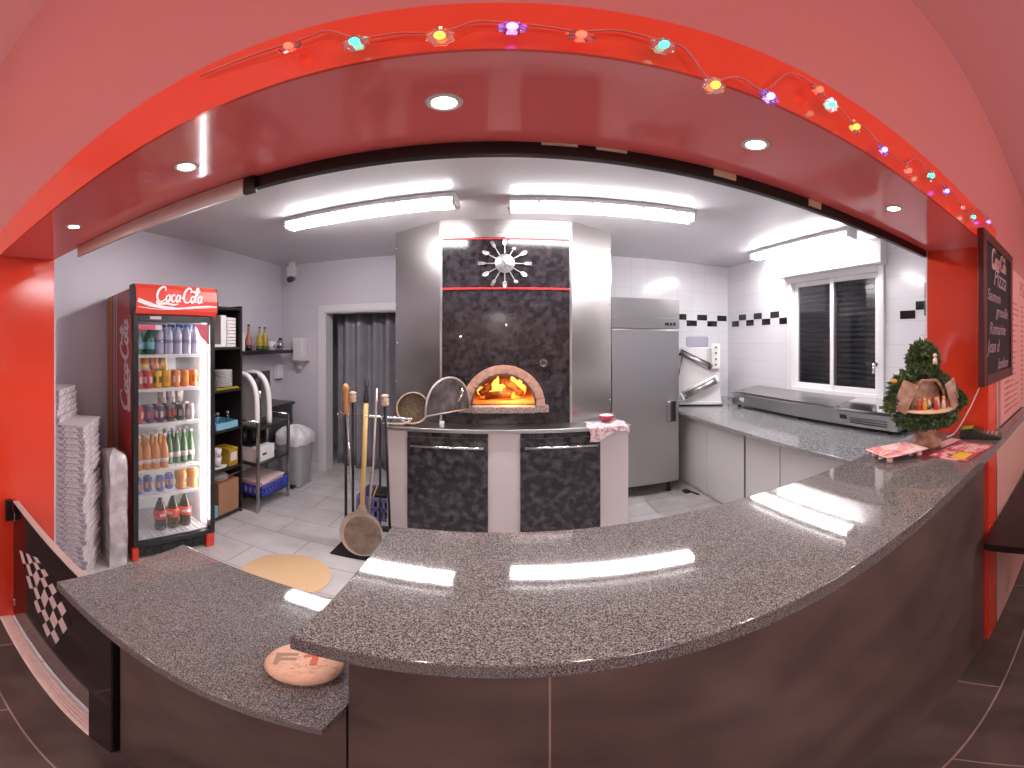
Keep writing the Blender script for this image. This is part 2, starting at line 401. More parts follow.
def logo(mb, T, width, th=.001, wt=.14):
    k = width / 3.5
    for st in SCRIPT:
        P = smooth_pts(st, 5); n = len(P)
        P = [((x - 1.75 + y * .12) * k, (y - .42) * k) for x, y in P]
        ws = [k * wt * (.55 + .6 * sin(pi * i / (n - 1))) for i in range(n)]
        mb.ribbon(P, ws, T, th)
    return mb

# ------------------------------------------------------------------ the setting
KX0, KX1, KY1, KH = -2.65, 2.83, 4.05, 2.61
WY0, WY1, OX0, OX1, SH = .426, .705, -1.75, 1.55, 2.05
DX0, DX1, DY0, DH = -3.3, 3.6, -3.2, 3.12
mb = MB().use('kfloor'); mb.box(KX0 - .2, KX1 + .2, .47, 5.3, -.1, 0); f = struct(mb, 'floor')
f.data.transform(Matrix.Translation((.09, 2.885, 0))); f.location = (0, 0, -.1)
mb = MB().use('dfloor'); mb.box(DX0 - .1, DX1 + .1, DY0 - .1, .469, -.1, 0); f = struct(mb, 'floor_dining')
mb = MB().use('kceil'); mb.box(KX0 - .2, KX1 + .2, WY1, 5.3, KH, KH + .1); struct(mb, 'ceiling')
mb = MB().use('dining_ceiling'); cz_ = lambda x: 2.96 - .157 * x
mb.prism([(DX0 - .1, cz_(DX0 - .1)), (DX1 + .1, cz_(DX1 + .1)), (DX1 + .1, cz_(DX0) + .1), (DX0 - .1, cz_(DX0) + .1)], -WY1, -(DY0 - .1), frame((0, 0, 0), (1, 0, 0), (0, 0, 1))); struct(mb, 'ceiling_dining')
mb = MB().use('lilac'); mb.box(KX0 - .12, KX0, WY1, 5.3, 0, KH); struct(mb, 'wall_left')
mb = MB().use('tilewall_r')
wy0, wy1, wz0, wz1 = 1.70, 2.90, 1.09, 2.31
for a in ((WY1, wy0, 0, KH), (wy1, 5.3, 0, KH), (wy0, wy1, 0, wz0), (wy0, wy1, wz1, KH)): mb.box(KX1, KX1 + .14, *a)
o = struct(mb, 'wall_right')
dx0, dx1, dz = -2.03, -1.02, 1.98
mb = MB().use('lilac')
for a in ((KX0, dx0, 0, KH), (dx1, .3, 0, KH), (dx0, dx1, dz, KH)): mb.box(a[0], a[1], KY1, KY1 + .2, a[2], a[3])
mb.use('tilewall_b'); mb.box(.3, KX1, KY1, KY1 + .2, 0, KH); struct(mb, 'wall_back')
mb = MB().use('lilac'); mb.box(KX0, .3, 5.2, 5.3, 0, KH); struct(mb, 'wall_passage')
# partition with the serving opening
mb = MB().use('red_wall')
mb.box(DX0, OX0, WY0, WY1, 0, 3.2); mb.box(OX1, DX1, WY0, WY1, 0, 2.5); TF = frame((0, 0, 0), (1, 0, 0), (0, 0, 1))
mb.prism([(OX0, SH), (OX1, SH), (OX1, 2.5), (DX1, 2.5), (DX1, cz_(DX1) + .04), (OX0, cz_(OX0) + .04)], -WY1, -WY0, TF); mb.prism([(DX0, 3.2), (OX0, 3.2), (OX0, cz_(OX0) + .04), (DX0, cz_(DX0) + .04)], -WY1, -WY0, TF)
struct(mb, 'wall_front')
mb = MB().use('lilac'); mb.box(KX0, OX0 - .001, WY1 + .0005, WY1 + .012, 0, KH); mb.box(OX1 + .001, KX1, WY1 + .0005, WY1 + .012, 0, KH); mb.box(OX0 - .001, OX1 + .001, WY1 + .0005, WY1 + .012, SH + .021, KH)
struct(mb, 'wall_kitchen_front')
mb = MB().use('red_soffit'); mb.box(OX0, OX1, WY0 + .0005, WY1, SH - .012, SH); struct(mb, 'trim_1')
mb = MB().use('red_gloss')
mb.box(OX0, OX0 + .008, WY0 - .006, WY1, 0, SH - .012); mb.box(OX0 - .13, OX0, WY0 - .006, WY0, 0, SH + .105); struct(mb, 'trim_2')
mb = MB().use('red_gloss')
mb.box(OX1 - .008, OX1, WY0 - .006, WY1, 0, SH - .012); mb.box(OX1, OX1 + .12, WY0 - .006, WY0, 0, SH + .105); struct(mb, 'trim_3')
mb = MB().use('red_gloss'); mb.box(OX0, OX1, WY0 - .006, WY0, SH - .0125, SH + .105); struct(mb, 'trim_4')
mb = MB().use('chrome'); mb.box(OX1 + .12, OX1 + .132, WY0 - .01, WY0, 0, 2.1); struct(mb, 'trim_5')
mb = MB().use('salmon'); mb.box(OX1 + .132, DX1, WY0 - .006, WY0, .0, 1.95); struct(mb, 'trim_6')
mb = MB().use('threshold'); mb.box(OX0 + .01, -.825, .425, .482, 0, .012, bev=.003)
for k in range(4): mb.box(OX0 + .01, -.825, .433 + k * .012, .437 + k * .012, .012, .014)
struct(mb, 'trim_7')
# dining room behind the viewer
mb = MB().use('dining_pale'); mb.box(DX0 - .1, DX0, DY0, WY0, 0, 3.5); struct(mb, 'wall_dining_left')
mb = MB().use('dining_pale'); mb.box(DX1, DX1 + .1, DY0, WY0, 0, 2.5); struct(mb, 'wall_dining_right')
mb = MB().use('dining_pale'); mb.prism([(DX0, 0), (DX1, 0), (DX1, cz_(DX1) + .04), (DX0, cz_(DX0) + .04)], -DY0, -DY0 + .1, TF); struct(mb, 'wall_dining_back')
# baseboards and black tile band
mb = MB().use('white'); mb.box(KX0, dx0 - .09, KY1 - .014, KY1, 0, .09, bev=.003); struct(mb, 'baseboard_back')
mb = MB().use('white'); mb.box(KX0, KX0 + .014, 2.65, KY1 - .02, 0, .09, bev=.003); struct(mb, 'baseboard_left')
mb = MB().use('tileblack')
x = KX1 - .02
k = 0
while x > .9:
    z = 1.89 if k % 2 == 0 else 1.815
    mb.box(max(x - .146, .9), x, KY1 - .003, KY1, z + .002, z + .073); x -= .15; k += 1
y = KY1 - .1; k = 1
while y > .75:
    if not (wy0 - .08 < y - .07 < wy1 + .06):
        z = 1.89 if k % 2 == 0 else 1.815
        mb.box(KX1 - .003, KX1, max(y - .146, .72), y, z + .002, z + .073)
    y -= .15; k += 1
struct(mb, 'trim_8')
# door surround and reveal
mb = MB().use('white')
mb.box(dx0 - .085, dx0, KY1 - .02, KY1 + .0, 0, dz + .085, bev=.004); mb.box(dx1, dx1 + .085, KY1 - .02, KY1, 0, dz + .085, bev=.004)
mb.box(dx0, dx1, KY1 - .02, KY1, dz, dz + .085, bev=.004)
mb.box(dx0, dx0 + .012, KY1, KY1 + .2, 0, dz); mb.box(dx1 - .012, dx1, KY1, KY1 + .2, 0, dz); mb.box(dx0, dx1, KY1, KY1 + .2, dz - .012, dz)
struct(mb, 'door_1')
# window
t = MB().use('white')
t.box(KX1 - .03, KX1 + .06, wy0, wy0 + .06, wz0, wz1, bev=.004); t.box(KX1 - .03, KX1 + .06, wy1 - .06, wy1, wz0, wz1, bev=.004)
t.box(KX1 - .028, KX1 + .058, wy0 + .0605, wy1 - .0605, wz0, wz0 + .06, bev=.004); t.box(KX1 - .028, KX1 + .058, wy0 + .0605, wy1 - .0605, wz1 - .06, wz1, bev=.004)
win = struct(t, 'window_1')
def sash(y0, y1, x):
    m_ = MB().use('white'); w = .045
    m_.box(x, x + .03, y0, y0 + w, wz0 + .06, wz1 - .06, bev=.003); m_.box(x, x + .03, y1 - w, y1, wz0 + .06, wz1 - .06, bev=.003)
    m_.box(x + .001, x + .029, y0 + w, y1 - w, wz0 + .0605, wz0 + .06 + w, bev=.003); m_.box(x + .001, x + .029, y0 + w, y1 - w, wz1 - .06 - w, wz1 - .0605, bev=.003)
    s_ = m_.build('window_sash', None, win)
    MB().box(x + .012, x + .018, y0 + w, y1 - w, wz0 + .1, wz1 - .1).build('pane', 'winglass', s_)
    return s_
s1 = sash(wy0 + .06, 2.33, KX1 + .0); s2 = sash(2.29, wy1 - .06, KX1 + .032)
m_ = MB().use('chrome'); m_.tube([(KX1 + .0, 1.79, 1.42), (KX1 - .05, 1.79, 1.42), (KX1 - .055, 1.79, 1.34)], .011); m_.lathe([(0, 0), (.02, 0), (.02, .008), (0, .008)], T=frame((KX1, 1.79, 1.42), (0, 1, 0), (0, 0, 1))); m_.build('window_handle', None, s1)
mb = MB().use('shutter')
for k in range(24):
    z = wz0 + .02 + k * .05
    mb.tube([(KX1 + .105, wy0, z + .025), (KX1 + .105, wy1, z + .025)], .026, seg=8, flat=1)
struct(mb, 'roller_shutter', None, win)
mb = MB().use('white'); mb.box(KX1 - .105, KX1, 1.68, 2.97, 2.31, 2.545, bev=.006); struct(mb, 'trim_9')

# ------------------------------------------------------------------ fluorescent fixtures
def fixture(label, c, rz):
    t = thing('ceiling_light', label, 'light', c, rz, None)
    b = MB().use('white'); b.box(-.64, .64, -.074, .074, -.036, 0, bev=.006); b.build('housing', None, t, local=True)
    b = MB().use('tube')
    prof = [(-.06, -.03), (-.062, -.055), (-.045, -.08), (.045, -.08), (.062, -.055), (.06, -.03)]
    T = frame((0, 0, 0), (0, 1, 0), (0, 0, 1)); b.prism(prof, -.63, .63, T); b.build('diffuser', None, t, local=True)
    for sx in (-1, 1):
        b = MB().use('white'); b.box(sx * .645 - .014, sx * .645 + .014, -.066, .066, -.086, 0, bev=.005); b.build('end_cap', None, t, local=True)
    for x in (-.45, -.1, .25, .5):
        MB().use('chrome').box(x - .012, x + .012, -.067, -.06, -.05, -.02).build('clip', None, t, local=True)
    return t
fixture('lit white fluorescent tube fixture above the curtained doorway side, left of the hood', (-.92, 2.44, KH), R(-5))
fixture('lit white fluorescent tube fixture between hood and steel refrigerator, right of the clock', (.71, 2.44, KH), R(-4))
fixture('lit white fluorescent tube fixture running along the window wall above the shutter box', (2.57, 2.52, KH), pi / 2)

# downlights in the red soffit
t = thing('downlight', 'round warm recessed spotlight in the red soffit', 'spotlight', (-1.19, .556, SH - .012), 0, 'recessed spotlights in the red soffit')
b = MB().use('white'); b.lathe([(.019, -.001), (.020, -.003), (.027, -.002), (.029, 0), (.019, 0)], seg=28); b.build('bezel', None, t, local=True)
b = MB().use('spot'); b.lathe([(0, -.001), (.019, -.001), (.019, .0), (0, 0)], seg=24); b.build('lens', None, t, local=True)
names = ['warm recessed spotlight at the far left end of the red soffit', 'warm recessed spotlight beside the steel shutter rail, second from left', 'warm recessed spotlight in the soffit left of centre, the largest looking', 'warm recessed spotlight in the soffit right of centre', 'warm recessed spotlight near the orange right pillar']
t['label'] = names[0]
for i, x in enumerate((-.613, -.082, .454, .975)):
    dup(t, (x, .556, SH - .012), label=names[i + 1])
for x in (-1.19, -.613, -.082, .454, .975):
    L = bpy.data.lights.new('spot_lamp', 'SPOT'); L.energy = 9; L.color = (1, .78, .6); L.spot_size = R(110); L.spot_blend = .7; L.shadow_soft_size = .02
    lo = bpy.data.objects.new('spot_lamp', L); lo.location = (x, .556, SH - .022); COL.objects.link(lo)

# shutter rail under the soffit
mb = MB().use('black'); mb.box(-.55, OX1 - .01, WY1 + .001, WY1 + .02, SH - .042, SH + .02, bev=.002)
o = mb.build('shutter_rail'); tag(o, 'long black shutter rail along the rear edge of the red soffit', 'rail')
mb = MB().use('guide'); mb.box(-1.45, -.565, WY1 - .012, WY1 - .0005, SH - .060, SH - .013, bev=.002); mb.use('black'); mb.box(-.563, -.53, WY1 - .012, WY1 - .001, SH - .060, SH - .013, bev=.002)
o = mb.build('shutter_guide'); tag(o, 'brushed metal shutter guide at the left rear of the red soffit', 'rail')
tl = ['cream masking tape strip on the black rail, nearest the centre', 'cream masking tape strip on the black rail, second from centre', 'cream masking tape strip on the black rail above the steel refrigerator', 'cream masking tape strip on the black rail near the right spotlight']
for i, (x0, x1, dz_) in enumerate(((.080, .150, .018), (.187, .250, .019), (.455, .515, .030), (.765, .815, .033))):
    mb = MB().use('tape'); mb.box(x0, x1, WY1 - .0025, WY1 + .001, SH - dz_, SH - .0125)
    tag(mb.build('tape_strip'), tl[i], 'tape', 'masking tape strips on the rail')

# ------------------------------------------------------------------ serving counters
mb = MB().use('granite')
mb.prism([(-.216, .347), (1.35, .352), (2.3, .352), (2.3, .418), (1.541, .418), (1.541, .735), (-.216, .735)], 1.182, 1.212, bev=.003)
tag(mb.build('high_countertop'), 'long dark speckled granite bar top reflecting the tube lights', 'countertop')
t = thing('counter_base', 'brown mottled slate front under the high granite bar top', 'counter', (.7, .5, 0))
MB().use('printgrey').box(.0582, .0608, .4362, .456, 0, 1.181).build('seam_strip', None, t)
for a in ((-.185, .058), (.061, 1.541)):
    MB().use('slate').box(a[0], a[1], .436, .456, 0, 1.181).build('front_panel', None, t)
MB().use('slate').box(-.185, -.165, .457, .70, 0, 1.181).build('side_panel', None, t)
MB().use('cream').box(-.163, 1.54, .68, .70, 0, 1.181).build('rear_panel', None, t)
mb = MB().use('granite')
mb.prism([(-.872, .36), (-.19, .372), (-.19, .432), (-.19, .78), (-.872, .78)], .89, .92, bev=.003)
tag(mb.build('low_countertop'), 'lower dark granite shelf beside the gate with the round stone on it', 'countertop')
t = thing('low_counter_base', 'brown slate faced base with black end post under the lower granite shelf', 'counter', (-.5, .5, 0))
MB().use('slate').box(-.70, -.19, .44, .46, 0, .889).build('front_panel', None, t)
MB().use('blackgloss').box(-.825, -.715, .425, .54, 0, .889, bev=.002).build('end_post', None, t)
MB().use('black').box(-.715, -.70, .45, .76, 0, .889).build('side_panel', None, t)
MB().use('cream').box(-.70, -.19, .74, .76, 0, .889).build('rear_panel', None, t)
# engraved stone
t = thing('round_stone', 'small sand coloured round stone printed F1 on the lower granite shelf', 'stone', (-.292, .512, .921))
b = MB().use('stone'); b.lathe([(0, 0), (.050, 0), (.060, .008), (.064, .018), (.060, .028), (.048, .034), (0, .036)], seg=40); b.build('body', None, t, local=True)
T = frame((-.006, -.004, .0355), (.869, .494, 0), (-.494, .869, 0)) @ Matrix.Diagonal((1.15, 1.15, 1, 1))
b = MB().use('printgrey')
b.prism([(-.036, -.016), (-.030, -.016), (-.028, -.004), (-.006, -.004), (-.004, .003), (-.027, .003), (-.026, .009), (-.003, .009), (-.001, .016), (-.033, .016)], 0, .0006, T)
b.build('printed_letter', None, t, local=True)
b = MB().use('printred')
b.prism([(.012, -.018), (.022, -.018), (.028, .018), (.020, .018), (.004, .008), (.006, .002), (.017, .006)], 0, .0006, T)
for k in range(7): b.rbox((T @ Vector((-.01 + k * .009, -.026 + .004 * (k % 3), .0003))), (.006, .0012, .0006), rz=k)
b.build('printed_numeral', None, t, local=True)

# swing gate on the left
t = thing('swing_gate', 'low black glossy swing gate with a checkered flag emblem', 'gate', (-1.3, .5, 0))
b = MB().use('blackgloss'); b.box(-1.725, -.845, .488, .512, .035, .805, bev=.002); b.build('gate_panel', None, t)
b = MB().use('greydecal'); b.box(-1.725, -.845, .486, .514, .806, .811, bev=.001); b.build('edge_strip', None, t)
for z in (.12, .70): MB().use('chrome').box(-1.742, -1.70, .484, .516, z, z + .05, bev=.004).build('hinge', None, t)
def flag(u, v):                # slanted waving flag, u,v in 0..1
    A, B_, C_, D_ = (-1.62, .57), (-1.22, .22), (-1.06, .54), (-1.38, .67)
    x = (A[0] * (1 - u) + B_[0] * u) * (1 - v) + (D_[0] * (1 - u) + C_[0] * u) * v
    z = (A[1] * (1 - u) + B_[1] * u) * (1 - v) + (D_[1] * (1 - u) + C_[1] * u) * v
    return Vector((x, .4865, z + .03 * sin(pi * u) * (1 if v > .5 else -.6)))
bw, bk = MB().use('whitedecal'), MB().use('black')
n, m2 = 8, 5
for i in range(n):
    for j in range(m2):
        q = [flag(a / n, c / m2) for a, c in ((i, j), (i + 1, j), (i + 1, j + 1), (i, j + 1))]
        g = bw if (i + j) % 2 == 0 else bk
        vs = [g.bm.verts.new(p) for p in q]; v2 = [g.bm.verts.new(p + Vector((0, .001, 0))) for p in q]
        fs = [g.bm.faces.new(vs), g.bm.faces.new(v2[::-1])] + [g.bm.faces.new([vs[k], v2[k], v2[(k + 1) % 4], vs[(k + 1) % 4]]) for k in range(4)]
        g._fin(fs)
bw.build('flag_white_squares', None, t); bk.build('flag_black_squares', None, t)
mb = MB().use('black'); mb.box(-1.741, -1.715, .45, .483, .70, .82, bev=.003)
tag(mb.build('gate_latch'), 'small black bracket on the orange left pillar above the gate', 'bracket')

# ------------------------------------------------------------------ pizza oven block
t = thing('pizza_oven', 'wood-fired pizza oven with brick arch, black stone hood front and steel cladding', 'oven', (.05, 3.3, 0))
FX0, FX1, FY = -.845, .985, 2.74
b = MB().use('cream'); b.box(FX0, FX1, FY, 4.03, 0, .94, bev=.004); b.build('base_cabinet', None, t)
b = MB().use('steel'); b.box(FX0 - .015, FX1 + .015, FY - .03, 4.03, .941, .972, bev=.005); b.build('counter_slab', None, t)
for x0 in (-.68, .155):
    b = MB().use('blackstone'); b.box(x0, x0 + .60, FY - .018, FY - .001, .06, .895, bev=.002); d = b.build('door', None, t)
    b = MB().use('chrome'); b.tube([(x0 + .03, FY - .055, .835), (x0 + .57, FY - .055, .835)], .010)
    for x in (x0 + .07, x0 + .53): b.tube([(x, FY - .018, .835), (x, FY - .055, .835)], .008)
    b.build('door_handle', None, d)
    b = MB().use('blackstone'); b.box(x0, x0 + .60, FY - .014, FY - .001, .90, .938, bev=.001); b.build('drawer_front', None, t)
hz0, hz1 = .973, KH - .002
foot = [(-.90, 3.18), (-.46, 2.905), (.57, 2.905), (.975, 3.17), (.975, 4.03), (-.90, 4.03)]
# hood: side facets, top band, leaving the middle for the stone panel
b = MB().use('steelh')
def wallseg(p, q, z0, z1, th=.02):
    p, q = Vector((*p, 0)), Vector((*q, 0)); d = (q - p).normalized(); nrm = Vector((-d.y, d.x, 0)) * th
    poly = [(p.x, p.y), (q.x, q.y), (q.x + nrm.x, q.y + nrm.y), (p.x + nrm.x, p.y + nrm.y)]
    b.prism(poly, z0, z1)
wallseg(foot[0], foot[1], hz0, hz1); wallseg(foot[2], foot[3], hz0, hz1); wallseg(foot[1], foot[2], 2.455, hz1)
wallseg(foot[5], foot[0], hz0, hz1); wallseg(foot[3], foot[4], hz0, hz1)
b.build('hood_cladding', None, t)
def rivrow(x, y, z0=1.1, n=9):
    for k in range(n): MB().use('chrome').ball((x, y, z0 + k * .17), .006, seg=8).build('rivet', None, t)
rivrow(-.455, 2.90); rivrow(.565, 2.90); rivrow(-.885, 3.165); rivrow(.962, 3.155)
for x in (-.462, .552): MB().use('steel').box(x, x + .02, 2.893, 2.903, hz0, 2.455, bev=.002).build('corner_strip', None, t)
# black front wall with arched hole
cx, cz, hw = .036, 1.13, .247
def arch(r, rz_, n=24, z0=0): return [(cx + r * cos(pi - pi * k / n), cz + z0 + rz_ * sin(pi * k / n)) for k in range(n + 1)]
inn = arch(hw, .245)
b = MB().use('blackhood'); bmm = b.bm
x0, x1, z0, z1 = -.46, .57, hz0, 2.455
outer = []
for (x, z) in inn:             # project each arch point outwards to the rectangle
    a = math.atan2(z - cz + 1e-9, x - cx)
    dx, dz_ = cos(a), sin(a); ts = []
    if dx > 1e-6: ts.append((x1 - cx) / dx)
    if dx < -1e-6: ts.append((x0 - cx) / dx)
    if dz_ > 1e-6: ts.append((z1 - cz) / dz_)
    tt = min(ts); outer.append((cx + dx * tt, cz + dz_ * tt))
for yy, flip in ((2.906, 0), (2.93, 1)):
    pass
T = frame((0, 2.93, 0), (1, 0, 0), (0, 0, 1))          # local z -> -y
def quadprism(P):
    b.prism(P, 0, .024, T)
for k in range(len(inn) - 1):
    P = [inn[k], inn[k + 1], outer[k + 1], outer[k]]
    c1, c2 = outer[k], outer[k + 1]
    for cc in ((x0, z1), (x1, z1)):
        if (abs(c1[0] - cc[0]) < 1e-6) != (abs(c2[0] - cc[0]) < 1e-6) and (abs(c1[1] - cc[1]) < 1e-6) != (abs(c2[1] - cc[1]) < 1e-6):
            P = [inn[k], inn[k + 1], c2, cc, c1]
    quadprism(P)
quadprism([(x0, z0), (x1, z0), (x1, cz), (x0, cz)])
bmesh.ops.remove_doubles(bmm, verts=bmm.verts, dist=1e-5)
b.build('stone_panel', None, t)
for z in (2.03, 2.437):
    MB().use('red').box(-.455, .565, 2.896, 2.905, z, z + (.016 if z < 2.3 else .01), bev=.001).build('red_strip', None, t)
# brick arch
b = MB().use('brick')
for k in range(17):
    a0, a1 = pi * k / 17 + .008, pi * (k + 1) / 17 - .008
    if k == 0: a0 = .0
    if k == 16: a1 = pi
    P = [(cx + r * cos(a), cz + rr * sin(a)) for r, rr, a in ((.25, .248, a0), (.318, .312, a0), (.318, .312, a1), (.25, .248, a1))]
    b.prism([(p[0], p[1]) for p in P], 0, .05, frame((0, 2.905, 0), (1, 0, 0), (0, 0, 1)), bev=.003)
P = [(cx + .315 * cos(pi - pi * k / 24), cz + .309 * sin(pi - pi * k / 24)) for k in range(25)]; P2 = [(cx + .252 * cos(pi - pi * k / 24), cz + .25 * sin(pi - pi * k / 24)) for k in range(25)]
for k in range(24): b.prism([P[k], P[k + 1], P2[k + 1], P2[k]], 0, .046, frame((0, 2.905, 0), (1, 0, 0), (0, 0, 1)))
b.use('ledge')
b.box(cx + .24, cx + .345, 2.845, 2.904, 1.075, 1.128, bev=.004); b.box(cx - .345, cx - .24, 2.845, 2.904, 1.075, 1.128, bev=.004)
b.build('brick_arch', None, t)
b = MB().use('darksteel')
P = arch(.25, .247, 28)
for k in range(28): b.prism([P[k], P[k + 1], (cx + (P[k + 1][0] - cx) * .95, cz + (P[k + 1][1] - cz) * .95), (cx + (P[k][0] - cx) * .95, cz + (P[k][1] - cz) * .95)], 0, .07, frame((0, 2.915, 0), (1, 0, 0), (0, 0, 1)))
b.build('arch_frame', None, t)
b = MB().use('ledge'); b.box(cx - .239, cx + .239, 2.80, 2.96, 1.078, 1.128, bev=.006); b.build('hearth_ledge', None, t)
# dome interior
b = MB().use('firebrick')
b.box(-.56, .64, 2.97, 4.0, 1.08, 1.127)
prof = [(.55 * cos(a), .42 * sin(a)) for a in [i * pi / 2 / 8 for i in range(9)]]; prof[-1] = (0, .42)
b.lathe([(.55, 0)] + prof, c=(cx, 3.50, 1.127), seg=28, a0=-pi / 2 + .5, a1=3 * pi / 2 - .5)
for k in range(28):
    pass
b.build('oven_dome', None, t)
b = MB().use('firebrick')
P1 = arch(.247, .244, 16)
b.grid(lambda u, v: Vector((cx + (.247 + .05 * v) * cos(pi * (1 - u)), 2.93 + .12 * v, 1.128 + (.244 + .08 * v) * sin(pi * u))), 16, 3, thick=.01)
b.build('mouth_lining', None, t)
# open arched steel door
hx, hy = -.225, 2.85; d = Vector((-.26, -.33, 0)).normalized(); T = frame((hx, hy, 1.108), (d.x, d.y, 0), (0, 0, 1))
def semi(w, h, n=18): return [(w / 2 - w / 2 * cos(pi * k / n), h * sin(pi * k / n) ** .8) for k in range(n + 1)]
b = MB().use('ovendoor'); b.prism(semi(.44, .255), -.004, .004, T); od = b.build('oven_door', None, t); od['label'] = 'open arched black metal door'
b = MB().use('alu'); b.tube([T @ Vector((x, z, 0)) for x, z in semi(.44, .255)], .008, seg=8); b.tube([T @ Vector((.0, 0, 0)), T @ Vector((.44, 0, 0))], .006, seg=8); b.build('door_rim', None, od)
b = MB().use('chrome'); zz = -.03 if (T.to_3x3() @ Vector((0, 0, 1))).dot(Vector((0, -1, 0))) < 0 else .03
b.tube([T @ Vector(p) for p in ((.15, .08, 0), (.15, .08, zz), (.12, .13, zz * 1.3), (.11, .17, zz), (.11, .17, 0))], .006, seg=8); b.build('door_handle', None, od)
b = MB().use('darksteel'); b.lathe([(0, 0), (.03, 0), (.03, .02), (.02, .022), (.018, .008), (0, .008)], T=frame((.345, 2.905, 1.455), (1, 0, 0), (0, 0, 1)), seg=24); b.build('thermometer', None, t)
for p in ((-.30, 1.66), (.055, 1.75)): MB().use('chrome').lathe([(0, 0), (.013, 0), (.011, .012), (0, .014)], T=frame((p[0], 2.905, p[1]), (1, 0, 0), (0, 0, 1)), seg=14).build('fixing_knob', None, t)
# fire
lg = ['charred log lying across the back of the oven fire', 'charred log leaning left in the oven fire', 'charred log leaning right in the oven fire', 'split log in front of the oven flames']
for i, (a, c) in enumerate((((-.20, 3.38, 1.17), (.12, 3.30, 1.19)), ((-.16, 3.26, 1.165), (.02, 3.36, 1.30)), ((.20, 3.24, 1.165), (.02, 3.33, 1.29)), ((-.12, 3.18, 1.16), (.10, 3.16, 1.17)))):
    tag(MB().use('wood').tube([a, tuple((a[j] + c[j]) / 2 + .006 for j in range(3)), c], [.03, .035, .028], seg=9).build('fire_log'), lg[i], 'log', 'logs burning in the oven')
tag(MB().use('ember').ball((.02, 3.28, 1.135), .16, (1.2, .7, .13)).build('embers'), 'bed of glowing orange embers under the logs in the oven', 'embers', None, 'stuff')
b = MB().use('flame')
random.seed(3)
for (x, y, h, r0) in ((-.10, 3.34, .10, .05), (-.02, 3.30, .17, .055), (.04, 3.36, .14, .05), (.13, 3.36, .20, .06), (.19, 3.33, .16, .055), (-.16, 3.36, .07, .04)):
    P = [(x + .012 * sin(k * 1.3 + x * 30), y + .01 * cos(k), 1.15 + h * k / 7) for k in range(8)]
    b.tube(P, [r0 * (.7 + .6 * sin(pi * (k / 7) ** .7)) * (1 - (k / 7) ** 2 * .98) for k in range(8)], seg=10, flat=.6)
tag(b.build('flames'), 'bright orange flames burning inside the brick arch', 'fire', None, 'stuff')
L = bpy.data.lights.new('fire_light', 'POINT'); L.energy = 13; L.color = (1, .45, .13); L.shadow_soft_size = .08
lo = bpy.data.objects.new('fire_light', L); lo.location = (.10, 3.12, 1.30); COL.objects.link(lo)

# cutlery clock
ck = thing('wall_clock', 'silver sunburst clock with spoon and fork rays on the black hood', 'clock', (.045, 2.893, 2.235))
T0 = frame((0, 0, 0), (1, 0, 0), (0, 0, 1))
b = MB().use('silverface'); b.lathe([(0, 0), (.075, 0), (.077, .006), (.073, .012), (0, .013)], T=T0, seg=36); b.build('clock_face', None, ck, local=True)
for k in range(12):
    a = pi / 2 - k * pi / 6; Tk = T0 @ Matrix.Rotation(a, 4, 'Z')
    b = MB().use('polished'); L_ = .20 if k not in (1,) else .17
    b.prism([(.074, -.004), (L_ - .045, -.003), (L_ - .045, .003), (.074, .004)], .003, .007, Tk)
    if k % 2 == 0 or k in (1, 5):
        if k % 3 == 0 or k in (2, 4, 8, 10): b.ball((0, 0, 0), .024, (1, .62, .25), T=Matrix(), seg=14) if False else b.lathe([(0, -.003), (.018, -.002), (.021, .003), (.018, .001), (0, -.001)], T=Tk @ Matrix.Translation((L_ - .03, 0, .006)) @ Matrix.Diagonal((1.35, .8, 1, 1)), seg=18)
        else: b.lathe([(0, -.003), (.014, -.002), (.016, .003), (0, .001)], T=Tk @ Matrix.Translation((L_ - .03, 0, .006)), seg=16)
    else:
        b.prism([(L_ - .055, -.004), (L_ - .04, -.012), (L_ - .02, -.013), (L_ - .02, .013), (L_ - .04, .012), (L_ - .055, .004)], .004, .007, Tk)
        for q in (-.0105, -.0035, .0035, .0105): b.prism([(L_ - .02, q - .002), (L_ + .008, q - .0013), (L_ + .008, q + .0013), (L_ - .02, q + .002)], .004, .007, Tk)
    b.build('spoon' if (k % 2 == 0 or k in (1, 5)) else 'fork', None, ck, local=True)
b = MB().use('black'); b.prism([(-.01, -.002), (.055, -.001), (.055, .001), (-.01, .002)], .013, .0145, T0 @ Matrix.Rotation(R(-38), 4, 'Z')); b.build('minute_hand', None, ck, local=True)
b = MB().use('black'); b.prism([(-.01, -.0025), (.038, -.0015), (.038, .0015), (-.01, .0025)], .015, .0165, T0 @ Matrix.Rotation(R(-88), 4, 'Z')); b.build('hour_hand', None, ck, local=True)

# things on the oven shelf
t = thing('flour_sieve', 'round brown flour sieve standing on its rim at the left end of the oven counter', 'sieve', (-.665, 2.84, .973))
T = frame((0, 0, .128), (.95, .20, .0), (0, .12, .99))
b = MB().use('sieve_rim'); b.lathe([(.118, -.045), (.128, -.045), (.128, .045), (.118, .045), (.118, -.045)], T=T, seg=36); b.build('rim', None, t, local=True)
b = MB().use('sieve'); b.lathe([(0, -.028), (.118, -.028), (.118, -.024), (0, -.024)], T=T, seg=36); b.build('mesh_disc', None, t, local=True)
t = thing('wooden_scoop', 'small pale scoop and handle lying in front of the round sieve', 'scoop', (-.72, 2.75, .973))
b = MB().use('woodlt'); b.tube([(-.10, 0, .012), (0, -.01, .016), (.06, .01, .045)], [.008, .009, .006], seg=8); b.build('handle', None, t, local=True)
b = MB().use('alu'); b.tube([(-.16, .01, .010), (-.13, 0, .014), (-.10, 0, .012)], [.016, .02, .010], seg=10, flat=.45); b.build('scoop_blade', None, t, local=True)
